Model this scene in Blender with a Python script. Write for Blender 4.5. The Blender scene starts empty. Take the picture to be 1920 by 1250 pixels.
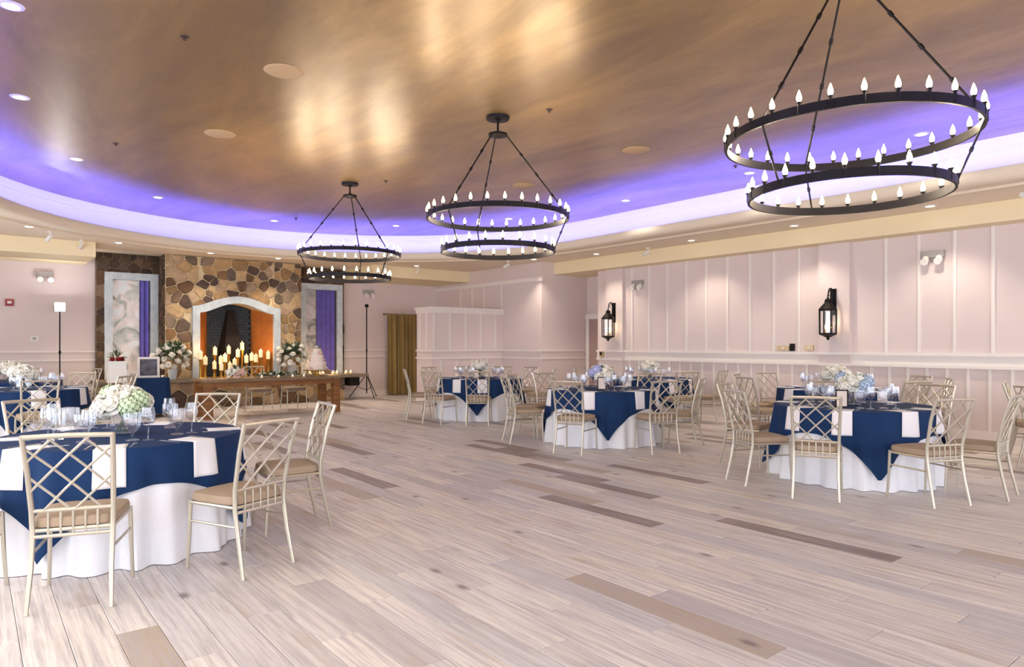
import bpy, math, random
from mathutils import Vector, Matrix
random.seed(7)
PI = math.pi
S = bpy.context.scene
COL = S.collection

# ------------------------------------------------------------------ camera
YAW = math.radians(38.5)
CAMZ = 1.4
cd = bpy.data.cameras.new('camera'); cam = bpy.data.objects.new('camera', cd); COL.objects.link(cam)
cam.location = (0, 0, CAMZ); cam.rotation_euler = (PI/2, 0, -YAW)
cd.sensor_width = 36; cd.lens = 24; cd.shift_y = 20/1920; cd.clip_end = 200
S.camera = cam
# ------------------------------------------------------------------ world, exposure
W = bpy.data.worlds.new('daylight'); S.world = W; W.use_nodes = True
bgn = W.node_tree.nodes['Background']
bgn.inputs[0].default_value = (0.86, 0.92, 1.0, 1); bgn.inputs[1].default_value = 5.6
S.view_settings.view_transform = 'Standard'; S.view_settings.look = 'None'
S.view_settings.gamma = 1; S.view_settings.use_curve_mapping = False
S.view_settings.exposure = 0.12
S.cycles.use_denoising = True
S.cycles.max_bounces = 7; S.cycles.diffuse_bounces = 4; S.cycles.glossy_bounces = 3
S.cycles.transmission_bounces = 6; S.cycles.transparent_max_bounces = 12
S.cycles.caustics_reflective = False; S.cycles.caustics_refractive = False
S.cycles.sample_clamp_indirect = 4.0
LIGHT = dict(bulb=1.5, down=22, upper=10, flood=60, led=85, candle=3, lantern=1.2)

def light(name, kind, loc, energy, color, parent=None, **kw):
    d = bpy.data.lights.new(name, kind); d.energy = energy; d.color = color
    for k, v in kw.items(): setattr(d, k, v)
    o = bpy.data.objects.new(name, d); COL.objects.link(o); o.location = loc
    if parent: o.parent = parent
    return o

# daylight enters through the window openings in the left and rear walls; portals only guide the sampling
WIN_LEFT = [(-3.9, -1.7), (-0.9, 1.3), (2.1, 4.3), (5.1, 7.3), (8.1, 10.3), (11.1, 13.3)]
WIN_REAR = [(-1.4, 1.2), (2.0, 4.6), (5.4, 8.0), (8.6, 11.0)]
WZ0, WZ1 = 0.35, 2.95
for a, b in WIN_LEFT:
    o = light('window_portal', 'AREA', (-2.32, (a+b)/2, (WZ0+WZ1)/2), 1, (1, 1, 1), shape='RECTANGLE', size=b-a, size_y=WZ1-WZ0)
    o.rotation_euler = (PI/2, 0, -PI/2); o.data.cycles.is_portal = True
for a, b in WIN_REAR:
    o = light('window_portal', 'AREA', ((a+b)/2, -5.02, (WZ0+WZ1)/2), 1, (1, 1, 1), shape='RECTANGLE', size=b-a, size_y=WZ1-WZ0)
    o.rotation_euler = (PI/2, 0, 0); o.data.cycles.is_portal = True
    o.rotation_euler = (-PI/2, 0, PI)

# ------------------------------------------------------------------ helpers
def lin(h):
    h = h.lstrip('#'); c = [int(h[i:i+2], 16)/255 for i in (0, 2, 4)]
    return tuple(x/12.92 if x <= 0.04045 else ((x+0.055)/1.055)**2.4 for x in c) + (1,)

def nodes_of(m): return m.node_tree.nodes, m.node_tree.links

def mat(name, c, rough=0.5, metal=0.0, var=0.0, vscale=6, bump=0.0, bscale=40, emit=None, estr=0, trans=0, ior=1.45, stretch=None, sheen=0, objvar=0, alpha=1):
    m = bpy.data.materials.new(name); m.use_nodes = True
    n, l = nodes_of(m); b = n['Principled BSDF']
    col = lin(c) if isinstance(c, str) else c
    b.inputs['Base Color'].default_value = col
    b.inputs['Roughness'].default_value = rough; b.inputs['Metallic'].default_value = metal
    b.inputs['Transmission Weight'].default_value = trans; b.inputs['IOR'].default_value = ior
    if sheen: b.inputs['Sheen Weight'].default_value = sheen
    if alpha < 1: b.inputs['Alpha'].default_value = alpha
    if emit:
        b.inputs['Emission Color'].default_value = lin(emit) if isinstance(emit, str) else emit
        b.inputs['Emission Strength'].default_value = estr
    src = None
    if var or bump or stretch:
        tc = n.new('ShaderNodeTexCoord'); mp = n.new('ShaderNodeMapping'); l.new(tc.outputs['Object'], mp.inputs[0])
        if stretch: mp.inputs['Scale'].default_value = stretch
    if var:
        t = n.new('ShaderNodeTexNoise'); t.inputs['Scale'].default_value = vscale; t.inputs['Detail'].default_value = 5
        l.new(mp.outputs[0], t.inputs['Vector'])
        r = n.new('ShaderNodeValToRGB'); l.new(t.outputs['Fac'], r.inputs[0])
        r.color_ramp.elements[0].position = 0.3; r.color_ramp.elements[1].position = 0.72
        r.color_ramp.elements[0].color = tuple(max(0, x*(1-var)) for x in col[:3])+(1,)
        r.color_ramp.elements[1].color = tuple(min(1, x*(1+var)) for x in col[:3])+(1,)
        src = r.outputs[0]
        l.new(src, b.inputs['Base Color'])
    if objvar:
        oi = n.new('ShaderNodeObjectInfo'); mr = n.new('ShaderNodeMapRange')
        l.new(oi.outputs['Random'], mr.inputs['Value']); mr.inputs['To Min'].default_value = 1-objvar; mr.inputs['To Max'].default_value = 1+objvar
        hs = n.new('ShaderNodeHueSaturation'); l.new(mr.outputs[0], hs.inputs['Value'])
        if src: l.new(src, hs.inputs['Color'])
        else: hs.inputs['Color'].default_value = col
        l.new(hs.outputs[0], b.inputs['Base Color'])
    if bump:
        t2 = n.new('ShaderNodeTexNoise'); t2.inputs['Scale'].default_value = bscale; t2.inputs['Detail'].default_value = 3
        l.new(mp.outputs[0], t2.inputs['Vector'])
        bp = n.new('ShaderNodeBump'); bp.inputs['Strength'].default_value = bump; bp.inputs['Distance'].default_value = 0.02
        l.new(t2.outputs['Fac'], bp.inputs['Height']); l.new(bp.outputs[0], b.inputs['Normal'])
    return m

class MB:
    def __init__(s): s.v = []; s.f = []
    def add(s, vs, fs):
        o = len(s.v); s.v += [tuple(v) for v in vs]; s.f += [tuple(i+o for i in f) for f in fs]; return s
    def box(s, x0, y0, z0, x1, y1, z1):
        return s.add([(x0,y0,z0),(x1,y0,z0),(x1,y1,z0),(x0,y1,z0),(x0,y0,z1),(x1,y0,z1),(x1,y1,z1),(x0,y1,z1)],
                     [(0,3,2,1),(4,5,6,7),(0,1,5,4),(1,2,6,5),(2,3,7,6),(3,0,4,7)])
    def tube(s, pts, r, n=8, cap=True, flat=1.0):
        pts = [Vector(p) for p in pts]; rs = r if isinstance(r, (list, tuple)) else [r]*len(pts)
        vs = []; ref = None
        for i, p in enumerate(pts):
            t = (pts[min(i+1, len(pts)-1)]-pts[max(i-1, 0)]).normalized()
            if ref is None:
                ref = Vector((0, 0, 1)) if abs(t.z) < 0.9 else Vector((1, 0, 0))
            a = t.cross(ref).normalized(); b = a.cross(t).normalized(); ref = b
            for k in range(n):
                q = 2*PI*k/n; vs.append(p + a*math.cos(q)*rs[i] + b*math.sin(q)*rs[i]*flat)
        fs = []
        for i in range(len(pts)-1):
            for k in range(n):
                k2 = (k+1) % n; fs.append((i*n+k, i*n+k2, (i+1)*n+k2, (i+1)*n+k))
        if cap: fs.append(tuple(range(n-1, -1, -1))); fs.append(tuple((len(pts)-1)*n+k for k in range(n)))
        return s.add(vs, fs)
    def lathe(s, prof, n=16, c=(0, 0, 0), ph=0):
        vs = []; m = len(prof)
        for k in range(n):
            a = 2*PI*k/n+ph
            for r, z in prof: vs.append((c[0]+r*math.cos(a), c[1]+r*math.sin(a), c[2]+z))
        fs = []
        for k in range(n):
            k2 = (k+1) % n
            for i in range(m-1): fs.append((k*m+i, k2*m+i, k2*m+i+1, k*m+i+1))
        return s.add(vs, fs)
    def prism(s, poly, y0, y1, taper=0.0, axis='y'):
        # polygon in (x,z), extruded along y from y0 (front) to y1
        n = len(poly); cx = sum(p[0] for p in poly)/n; cz = sum(p[1] for p in poly)/n
        fr = [(cx+(x-cx)*(1-taper), y0, cz+(z-cz)*(1-taper)) for x, z in poly]
        bk = [(x, y1, z) for x, z in poly]
        fs = [tuple(range(n)), tuple(range(2*n-1, n-1, -1))]
        for i in range(n):
            j = (i+1) % n; fs.append((i, i+n, j+n, j))
        return s.add(fr+bk, fs)
    def grid(s, fn, nu, nv):
        vs = [fn(i/nu, j/nv) for i in range(nu+1) for j in range(nv+1)]
        fs = [(i*(nv+1)+j, (i+1)*(nv+1)+j, (i+1)*(nv+1)+j+1, i*(nv+1)+j+1) for i in range(nu) for j in range(nv)]
        return s.add(vs, fs)
    def mesh(s, name, m, smooth=False):
        me = bpy.data.meshes.new(name); me.from_pydata(s.v, [], s.f); me.validate(); me.update()
        if m: me.materials.append(m)
        if smooth:
            for p in me.polygons: p.use_smooth = True
            try: me.set_sharp_from_angle(angle=math.radians(40))
            except Exception: pass
        return me
    def build(s, name, m, parent=None, smooth=False, loc=(0, 0, 0)):
        return link(name, s.mesh(name, m, smooth), parent, loc)

def link(name, me, parent=None, loc=(0, 0, 0), rz=0):
    o = bpy.data.objects.new(name, me); COL.objects.link(o); o.location = loc; o.rotation_euler = (0, 0, rz)
    if parent: o.parent = parent
    return o
def tag(o, label, cat, group=None):
    o['label'] = label; o['category'] = cat
    if group: o['group'] = group
    return o
def thing(name, label, cat, loc=(0, 0, 0), rz=0, group=None):
    o = bpy.data.objects.new(name, None); COL.objects.link(o); o.location = loc; o.rotation_euler = (0, 0, rz)
    o.empty_display_size = 0.1
    return tag(o, label, cat, group)
def struct(name, mb, m, smooth=False, label=None):
    o = mb.build(name, m, None, smooth); o['kind'] = 'structure'
    if label: o['label'] = label
    return o
def copy_tree(o, parent=None):
    c = o.copy(); COL.objects.link(c); c.parent = parent
    for ch in o.children: copy_tree(ch, c)
    return c
def dup(root, loc, rz, label, group=None):
    c = copy_tree(root); c.location = loc; c.rotation_euler = (0, 0, rz); c['label'] = label
    if group: c['group'] = group
    return c
class Proto:
    """first use moves the original, later uses copy it"""
    def __init__(s, o): s.o = o; s.used = False
    def put(s, loc, rz, label, group=None, scale=None):
        if not s.used:
            s.used = True; c = s.o; c.location = loc; c.rotation_euler = (0, 0, rz); c['label'] = label
            if group: c['group'] = group
        else: c = dup(s.o, loc, rz, label, group)
        if scale: c.scale = (scale,)*3
        return c
def project(x, y, z=0):
    d = x*math.sin(YAW)+y*math.cos(YAW); l = x*math.cos(YAW)-y*math.sin(YAW)
    if d < 0.3: return None
    return 960+1280*l/d, 645-1280*(z-CAMZ)/d, d

# ------------------------------------------------------------------ materials
M = {}
M['wall'] = mat('painted_wall', '#dfd0ce', 0.55, var=0.02, vscale=1.5)
M['trim'] = mat('painted_trim', '#ece4e0', 0.4)
M['soffit'] = mat('soffit_paint', '#f0dfba', 0.6, var=0.02, vscale=1)
M['perim'] = mat('perimeter_ceiling_paint', '#ecdcc6', 0.6, var=0.03, vscale=1)
M['cove'] = mat('cove_paint', '#ecebf4', 0.5)
M['black'] = mat('black_iron', '#15110f', 0.45, 0.6, var=0.3, vscale=20)
M['chair'] = mat('champagne_metal', '#c4bcac', 0.34, 0.6, objvar=0.06)
M['cushion'] = mat('tan_cushion', '#a48e77', 0.7, var=0.06, vscale=12, bump=0.1, bscale=120)
M['white_cloth'] = mat('white_linen', '#eeeef4', 0.85, var=0.02, vscale=30, sheen=0.2)
M['navy'] = mat('navy_satin', '#0f2f58', 0.7, var=0.12, vscale=5)
M['navy'].node_tree.nodes['Principled BSDF'].inputs['Specular IOR Level'].default_value = 0.25
M['napkin'] = mat('white_napkin', '#f1edf2', 0.85)
def thin_glass(name, tint, gl):
    m = bpy.data.materials.new(name); m.use_nodes = True; n, l = nodes_of(m); n.remove(n['Principled BSDF'])
    tr = n.new('ShaderNodeBsdfTransparent'); tr.inputs[0].default_value = tint
    g = n.new('ShaderNodeBsdfGlossy'); g.inputs['Roughness'].default_value = 0.06; g.inputs['Color'].default_value = (1, 1, 1, 1)
    lw = n.new('ShaderNodeLayerWeight'); lw.inputs[0].default_value = 0.35; fr = n.new('ShaderNodeMath'); fr.operation = 'POWER'; l.new(lw.outputs['Facing'], fr.inputs[0]); fr.inputs[1].default_value = 2.0
    ad = n.new('ShaderNodeMath'); ad.operation = 'ADD'; ad.inputs[1].default_value = gl; fm = n.new('ShaderNodeMath'); fm.operation = 'MULTIPLY'; fm.inputs[1].default_value = 0.55; l.new(fr.outputs[0], fm.inputs[0]); l.new(fm.outputs[0], ad.inputs[0])
    mx = n.new('ShaderNodeMixShader'); l.new(ad.outputs[0], mx.inputs[0]); l.new(tr.outputs[0], mx.inputs[1]); l.new(g.outputs[0], mx.inputs[2])
    l.new(mx.outputs[0], n['Material Output'].inputs[0]); return m
M['glass'] = thin_glass('clear_glass', (0.97, 0.98, 1.0, 1), 0.07)
M['petal'] = mat('white_petal', '#f3efe6', 0.7, objvar=0.05)
M['petal_green'] = mat('pale_green_petal', '#cfe0bb', 0.7, var=0.1, vscale=40)
M['petal_lilac'] = mat('lilac_petal', '#b9bbe6', 0.7, var=0.1, vscale=40)
M['petal_blue'] = mat('pale_blue_petal', '#b7cbe4', 0.7, var=0.1, vscale=40)
M['petal_pink'] = mat('blush_petal', '#ecc9bd', 0.7, objvar=0.06)
M['leaf'] = mat('green_leaf', '#3d5232', 0.55, var=0.3, vscale=20)
M['mortar'] = mat('mortar', '#dcc8a2', 0.9, var=0.15, vscale=8, bump=0.4, bscale=30)
STONE_COLS = ['#8a6a48', '#a5835a', '#6d5238', '#b49468', '#7c6350', '#56443a', '#94764f', '#a58d74', '#6a5a4c', '#c4a67c', '#b59a7c', '#8d7964']
M['stone'] = [mat('field_stone', c, 0.8, var=0.25, vscale=7, bump=0.6, bscale=16) for c in STONE_COLS]
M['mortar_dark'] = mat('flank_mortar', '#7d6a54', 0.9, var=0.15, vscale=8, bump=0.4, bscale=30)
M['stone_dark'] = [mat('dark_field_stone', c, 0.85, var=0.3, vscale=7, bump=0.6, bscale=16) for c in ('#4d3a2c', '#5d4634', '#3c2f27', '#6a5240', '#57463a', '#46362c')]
M['slab'] = mat('bluestone_slab', '#7d6f5d', 0.6, var=0.15, vscale=5)
M['frame_white'] = mat('limewashed_surround', '#c6d0d8', 0.6, var=0.14, vscale=7, bump=0.2, bscale=25)
M['wood'] = mat('rustic_wood', '#85562b', 0.55, var=0.35, vscale=3, stretch=(1, 1, 9), bump=0.2, bscale=8)
M['woodtop'] = mat('rustic_wood_top', '#7f664b', 0.5, var=0.3, vscale=3, stretch=(1, 9, 9), bump=0.2, bscale=8)
M['curtain'] = mat('olive_gold_velvet', '#957a44', 0.8, var=0.12, vscale=4, sheen=0.4)
M['gold'] = mat('mercury_gold', '#b98d3c', 0.3, 0.75)
M['wax'] = mat('candle_wax', '#f5ead0', 0.5, emit='#ffc46e', estr=0.3)
M['flame'] = mat('flame', '#ffd99a', 0.5, emit='#ffc46b', estr=22)
M['bulb'] = mat('frosted_bulb', '#fff1d8', 0.4, emit='#ffe0b0', estr=14)
M['downlight'] = mat('downlight_lens', '#fffaf0', 0.4, emit='#fff4df', estr=9)
M['plastic'] = mat('white_plastic', '#e9e6e2', 0.4)
M['grey'] = mat('grey_plastic', '#a7a2a0', 0.45)
M['silver'] = mat('silver_cutlery', '#cfcfd2', 0.25, 0.9)
M['dark_brick'] = mat('blue_lit_brick', '#2b3a46', 0.6, objvar=0.25)  # cool light on the firebox back painted into the brick colour
M['soot'] = mat('soot_black', '#17120f', 0.8)
M['firebrick'] = mat('amber_firebrick', '#b06a2c', 0.7, var=0.2, vscale=5)
M['violet'] = mat('violet_panel', '#6e63b8', 0.7, var=0.15, vscale=6)
M['red'] = mat('red_plastic', '#9b2b2b', 0.4)
M['brass'] = mat('brass_plate', '#c9b28a', 0.35, 0.5)
M['cake'] = mat('blush_icing', '#f0ded3', 0.6)
M['wallgap'] = mat('door_paint', '#a98f88', 0.5)
M['photo'] = mat('framed_photo', '#57525e', 0.4, var=0.7, vscale=9)
M['led'] = mat('led_strip', '#8f90ff', 0.5, emit=(0.11, 0.11, 1.0, 1), estr=LIGHT['led'])
M['flood'] = mat('flood_led', '#ffffff', 0.4, emit='#ffffff', estr=60)

def marble_mat():
    m = mat('clouded_mirror', '#c9ccce', 0.35); n, l = nodes_of(m); b = n['Principled BSDF']
    tc = n.new('ShaderNodeTexCoord'); t = n.new('ShaderNodeTexNoise'); t.inputs['Scale'].default_value = 2.2; t.inputs['Detail'].default_value = 7; t.inputs['Distortion'].default_value = 1.6
    r = n.new('ShaderNodeValToRGB'); l.new(tc.outputs['Object'], t.inputs['Vector']); l.new(t.outputs['Fac'], r.inputs[0])
    e = r.color_ramp.elements; e[0].position = 0.34; e[0].color = lin('#7d7f78'); e[1].position = 0.62; e[1].color = lin('#d3d6d8')
    x = e.new(0.46); x.color = lin('#b9bbb6'); x = e.new(0.53); x.color = lin('#d6c8c4')
    l.new(r.outputs[0], b.inputs['Base Color']); b.inputs['Metallic'].default_value = 0.25
    return m
M['marble'] = marble_mat()

PW, PL = 0.185, 1.32
def plank_mat():
    m = mat('weathered_plank', '#cbbab2', 0.38); n, l = nodes_of(m); b = n['Principled BSDF']
    g = n.new('ShaderNodeNewGeometry'); sp = n.new('ShaderNodeSeparateXYZ'); l.new(g.outputs['Position'], sp.inputs[0])
    def math_(op, a, c=None, **k):
        q = n.new('ShaderNodeMath'); q.operation = op
        for i, v in enumerate((a, c)):
            if v is None: continue
            if isinstance(v, (int, float)): q.inputs[i].default_value = v
            else: l.new(v, q.inputs[i])
        return q.outputs[0]
    row = math_('FLOOR', math_('DIVIDE', sp.outputs['X'], PW))
    off = math_('FRACT', math_('MULTIPLY', row, 0.381966))
    idx = math_('FLOOR', math_('ADD', math_('DIVIDE', sp.outputs['Y'], PL), off))
    cb = n.new('ShaderNodeCombineXYZ'); l.new(row, cb.inputs[0]); l.new(idx, cb.inputs[1])
    wn = n.new('ShaderNodeTexWhiteNoise'); wn.noise_dimensions = '2D'; l.new(cb.outputs[0], wn.inputs['Vector'])
    # grain coordinates, shifted for each plank
    cv = n.new('ShaderNodeCombineXYZ')
    l.new(math_('ADD', math_('MULTIPLY', sp.outputs['X'], 34), math_('MULTIPLY', wn.outputs['Value'], 300)), cv.inputs[0])
    l.new(math_('ADD', math_('MULTIPLY', sp.outputs['Y'], 1.3), math_('MULTIPLY', wn.outputs['Value'], 700)), cv.inputs[1])
    t = n.new('ShaderNodeTexNoise'); t.inputs['Scale'].default_value = 1; t.inputs['Detail'].default_value = 6; t.inputs['Roughness'].default_value = 0.65; l.new(cv.outputs[0], t.inputs['Vector'])
    cv2 = n.new('ShaderNodeCombineXYZ')
    l.new(math_('ADD', math_('MULTIPLY', sp.outputs['X'], 5), math_('MULTIPLY', wn.outputs['Value'], 91)), cv2.inputs[0])
    l.new(math_('ADD', math_('MULTIPLY', sp.outputs['Y'], 1.1), math_('MULTIPLY', wn.outputs['Value'], 57)), cv2.inputs[1])
    t2 = n.new('ShaderNodeTexNoise'); t2.inputs['Scale'].default_value = 1; t2.inputs['Detail'].default_value = 4; l.new(cv2.outputs[0], t2.inputs['Vector'])
    # finer streaks
    cv3 = n.new('ShaderNodeCombineXYZ')
    l.new(math_('ADD', math_('MULTIPLY', sp.outputs['X'], 75), math_('MULTIPLY', wn.outputs['Value'], 130)), cv3.inputs[0])
    l.new(math_('ADD', math_('MULTIPLY', sp.outputs['Y'], 2.0), math_('MULTIPLY', wn.outputs['Value'], 410)), cv3.inputs[1])
    t3 = n.new('ShaderNodeTexNoise'); t3.inputs['Scale'].default_value = 1; t3.inputs['Detail'].default_value = 5; t3.inputs['Roughness'].default_value = 0.7; l.new(cv3.outputs[0], t3.inputs['Vector'])
    def ramp(src, stops, const=False):
        r = n.new('ShaderNodeValToRGB'); l.new(src, r.inputs[0]); e = r.color_ramp.elements
        if const: r.color_ramp.interpolation = 'CONSTANT'
        e[0].position = stops[0][0]; e[0].color = stops[0][1]; e[1].position = stops[1][0]; e[1].color = stops[1][1]
        for p, c in stops[2:]:
            x = e.new(p); x.color = c
        return r.outputs[0]
    def mix(f, a, c, mode='MIX'):
        q = n.new('ShaderNodeMixRGB'); q.blend_type = mode
        for i, v in enumerate((f, a, c)):
            if isinstance(v, float): q.inputs[i].default_value = v
            elif isinstance(v, tuple): q.inputs[i].default_value = v
            else: l.new(v, q.inputs[i])
        return q.outputs[0]
    G = lambda v: (v, v, v, 1)
    base = ramp(wn.outputs['Value'], [(0, lin('#e6dcd8')), (0.16, lin('#d8cfcc')), (0.3, lin('#e8ddd6')), (0.45, lin('#ded4d0')), (0.58, lin('#cfc9cb')), (0.7, lin('#e6dad0')), (0.8, lin('#d9d0cf')), (0.87, lin('#c6bdbb')), (0.925, lin('#b7a591')), (0.955, lin('#7f6d5d'))], True)
    # greyish worn streaks and darker grain that belong to the boards
    c1 = mix(ramp(t.outputs['Fac'], [(0.42, G(0.0)), (0.64, G(0.8))]), base, lin('#b3a9ac'))
    c2 = mix(ramp(t3.outputs['Fac'], [(0.52, G(0.0)), (0.76, G(0.75))]), c1, lin('#978a86'))
    c3 = mix(ramp(t2.outputs['Fac'], [(0.60, G(0.0)), (0.74, G(0.5))]), c2, lin('#a98a66'))
    c4 = mix(ramp(t2.outputs['Fac'], [(0.22, G(0.65)), (0.36, G(0.0))]), c3, lin('#857d80'))
    cv4 = n.new('ShaderNodeCombineXYZ')
    l.new(math_('MULTIPLY', sp.outputs['X'], 3.1), cv4.inputs[0]); l.new(math_('MULTIPLY', sp.outputs['Y'], 1.5), cv4.inputs[1])
    vo = n.new('ShaderNodeTexVoronoi'); vo.voronoi_dimensions = '2D'; vo.inputs['Scale'].default_value = 1.0; l.new(cv4.outputs[0], vo.inputs['Vector'])
    sc_ = n.new('ShaderNodeSeparateColor'); l.new(vo.outputs['Color'], sc_.inputs[0])
    knot = math_('MULTIPLY', ramp(vo.outputs['Distance'], [(0.03, G(0.8)), (0.11, G(0.0))]), math_('GREATER_THAN', sc_.outputs[0], 0.86))
    c5 = mix(knot, c4, lin('#6d6058'))
    l.new(c5, b.inputs['Base Color'])
    bp = n.new('ShaderNodeBump'); bp.inputs['Strength'].default_value = 0.25; bp.inputs['Distance'].default_value = 0.004
    l.new(t.outputs['Fac'], bp.inputs['Height']); l.new(bp.outputs[0], b.inputs['Normal'])
    rr = n.new('ShaderNodeMapRange'); l.new(t.outputs['Fac'], rr.inputs['Value']); rr.inputs['To Min'].default_value = 0.3; rr.inputs['To Max'].default_value = 0.5
    l.new(rr.outputs[0], b.inputs['Roughness'])
    return m
M['plank'] = plank_mat()

def ceiling_mat():
    m = mat('burnished_gold_plaster', '#a5835c', 0.42, 0.7); n, l = nodes_of(m); b = n['Principled BSDF']
    tc = n.new('ShaderNodeTexCoord'); mp = n.new('ShaderNodeMapping'); l.new(tc.outputs['Object'], mp.inputs[0])
    mp.inputs['Scale'].default_value = (1.0, 0.32, 1)
    mp.inputs['Rotation'].default_value = (0, 0, 0.9)
    t = n.new('ShaderNodeTexNoise'); t.inputs['Scale'].default_value = 1.1; t.inputs['Detail'].default_value = 9; t.inputs['Roughness'].default_value = 0.68; t.inputs['Distortion'].default_value = 0.5
    l.new(mp.outputs[0], t.inputs['Vector'])
    r = n.new('ShaderNodeValToRGB'); l.new(t.outputs['Fac'], r.inputs[0])
    e = r.color_ramp.elements; e[0].position = 0.3; e[0].color = lin('#7a6248'); e[1].position = 0.7; e[1].color = lin('#bb9a63')
    x = e.new(0.5); x.color = lin('#997d52')
    l.new(r.outputs[0], b.inputs['Base Color'])
    mr = n.new('ShaderNodeMapRange'); l.new(t.outputs['Fac'], mr.inputs['Value']); mr.inputs['From Min'].default_value = 0.3; mr.inputs['From Max'].default_value = 0.7
    mr.inputs['To Min'].default_value = 0.46; mr.inputs['To Max'].default_value = 0.36
    l.new(mr.outputs[0], b.inputs['Roughness'])
    b.inputs['Coat Weight'].default_value = 0.7; b.inputs['Coat Roughness'].default_value = 0.3
    return m
M['gold_ceiling'] = ceiling_mat()

# ------------------------------------------------------------------ room shell
XL, XR, YR, YB = -2.2, 11.35, -4.9, 16.9
ZP, ZC, ZS = 3.35, 3.88, 3.07         # perimeter ceiling, upper ceiling, soffit underside
floor = struct('floor', MB().box(XL-0.3, YR-0.3, -0.12, 12.2, YB+0.3, -0.012), M['soot'], label='pale weathered plank floor')
# planks
gap = 0.0012
def plank_mb(x0, y0, x1, y1, mb=None):
    mb = mb or MB(); c = 0.0022; g = gap
    x0 += g; x1 -= g; y0 += g; y1 -= g
    return mb.add([(x0,y0,-0.011),(x1,y0,-0.011),(x1,y1,-0.011),(x0,y1,-0.011),(x0,y0,-c*0.8),(x1,y0,-c*0.8),(x1,y1,-c*0.8),(x0,y1,-c*0.8),
                   (x0+c,y0+c,0),(x1-c,y0+c,0),(x1-c,y1-c,0),(x0+c,y1-c,0)],
                  [(0,1,5,4),(1,2,6,5),(2,3,7,6),(3,0,4,7),(4,5,9,8),(5,6,10,9),(6,7,11,10),(7,4,8,11),(8,9,10,11)])
cells = []
for rrow in range(int(math.floor(XL/PW)), int(math.ceil(12.1/PW))):
    off = (rrow*0.381966) % 1.0
    k = math.floor(YR/PL+off)
    while (k-off)*PL < YB:
        cells.append((rrow*PW, (k-off)*PL)); k += 1
def vis(c):
    best = None
    for fx in (0.5,):
        for fy in (0.05, 0.5, 0.95):
            p = project(c[0]+PW*fx, c[1]+PL*fy)
            if p and -20 < p[0] < 1940 and p[1] < 1270 and (best is None or p[2] < best): best = p[2]
    return best
ranked = sorted([(vis(c), c) for c in cells if vis(c)], key=lambda q: q[0])
near = set(c for _, c in ranked[:300])
pm = plank_mb(0, 0, PW, PL).mesh('plank', M['plank'])
for c in sorted(near): link('plank', pm, floor, (c[0], c[1], 0))
rest = MB()
for c in cells:
    if c in near: continue
    x0, x1 = max(c[0], XL), min(c[0]+PW, 12.1); y0, y1 = max(c[1], YR), min(c[1]+PL, YB)
    if x1-x0 > 0.02 and y1-y0 > 0.02: plank_mb(x0, y0, x1, y1, rest)
ro = rest.build('planks', M['plank'], floor); ro['kind'] = 'stuff'

def wall_with_openings(axis, pos, thick, a0, a1, wins, z1):
    mb = MB()
    def bx(u0, u1, z0, zz):
        if axis == 'x': mb.box(pos-thick, u0, z0, pos, u1, zz)
        else: mb.box(u0, pos-thick, z0, u1, pos, zz)
    u = a0
    for (p, q) in wins:
        bx(u, p, 0, z1); bx(p, q, 0, WZ0); bx(p, q, WZ1, z1); u = q
    bx(u, a1, 0, z1)
    return mb
struct('wall_left', wall_with_openings('x', XL, 0.15, YR-0.15, YB+0.2, WIN_LEFT, 4.1), M['wall'])
struct('wall_rear', wall_with_openings('y', YR, 0.15, XL, 12.1, WIN_REAR, 4.1), M['wall'])
wb = struct('wall_back', MB().box(XL, YB, 0, 10.6, YB+0.2, 4.1), M['wall'], label='pale panelled back wall either side of the stone fireplace')
wr = struct('wall_right', MB().box(XR, YR, 0, 12.1, 11.09, ZP), M['wall'], label='pale board-and-batten side wall with lantern pilasters')
struct('wall_alcove', MB().box(12.1, 10.9, 0, 12.25, 12.35, ZP), M['wall'])
wc = struct('wall_corner', MB().box(10.6, 12.2, 0, 12.25, YB+0.2, ZP), M['wall'], label='projecting corner wall between half wall and door')
wp = struct('wall_partition', MB().box(8.5, 13.7, 0, 10.6, 14.4, 2.23), M['wall'], label='white panelled half-height wall beside the curtain')
# rails and battens
def rail_x(parent, x0, x1, y, z, h=0.035, d=0.035, nm='chair_rail'):   # on a face looking to -y
    return MB().box(x0, y-d, z-h/2, x1, y+0.002, z+h/2).build(nm, M['trim'], parent)
def rail_y(parent, y0, y1, x, z, h=0.035, d=0.035, nm='chair_rail'):   # on a face looking to -x
    return MB().box(x-d, y0, z-h/2, x+0.002, y1, z+h/2).build(nm, M['trim'], parent)
for z in (1.245, 1.065):
    rail_y(wr, YR, 11.09, XR, z, 0.045, 0.05)
    rail_x(wc, 10.6, 12.042, 12.2, z); rail_y(wc, 12.2, 13.7, 10.6, z)
    rail_x(wp, 8.5, 10.6, 13.7, z); rail_y(wp, 13.7, 14.4, 8.5, z)
    rail_x(wb, XL, 2.1, YB, z); rail_x(wb, 7.7, 10.6, YB, z)
rail_y(wr, YR, 11.09, XR, 1.15, 0.15, 0.02, 'rail_board')
rail_y(wr, YR, 11.09, XR, 0.08, 0.16, 0.02, 'baseboard')
rail_x(wb, XL, 2.1, YB, 0.08, 0.16, 0.02, 'baseboard'); rail_x(wb, 7.7, 10.6, YB, 0.08, 0.16, 0.02, 'baseboard')
rail_x(wp, 8.5, 10.6, 13.7, 0.08, 0.16, 0.02, 'baseboard'); rail_y(wp, 13.7, 14.4, 8.5, 0.08, 0.16, 0.02, 'baseboard')
rail_x(wc, 10.6, 12.042, 12.2, 0.08, 0.16, 0.02, 'baseboard')
bme = MB().box(-0.022, -0.022, 0, 0.002, 0.022, 1.80).mesh('batten', M['trim'])
bml = MB().box(-0.018, -0.02, 0, 0.002, 0.02, 0.885).mesh('batten', M['trim'])
y = 1.4
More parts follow.
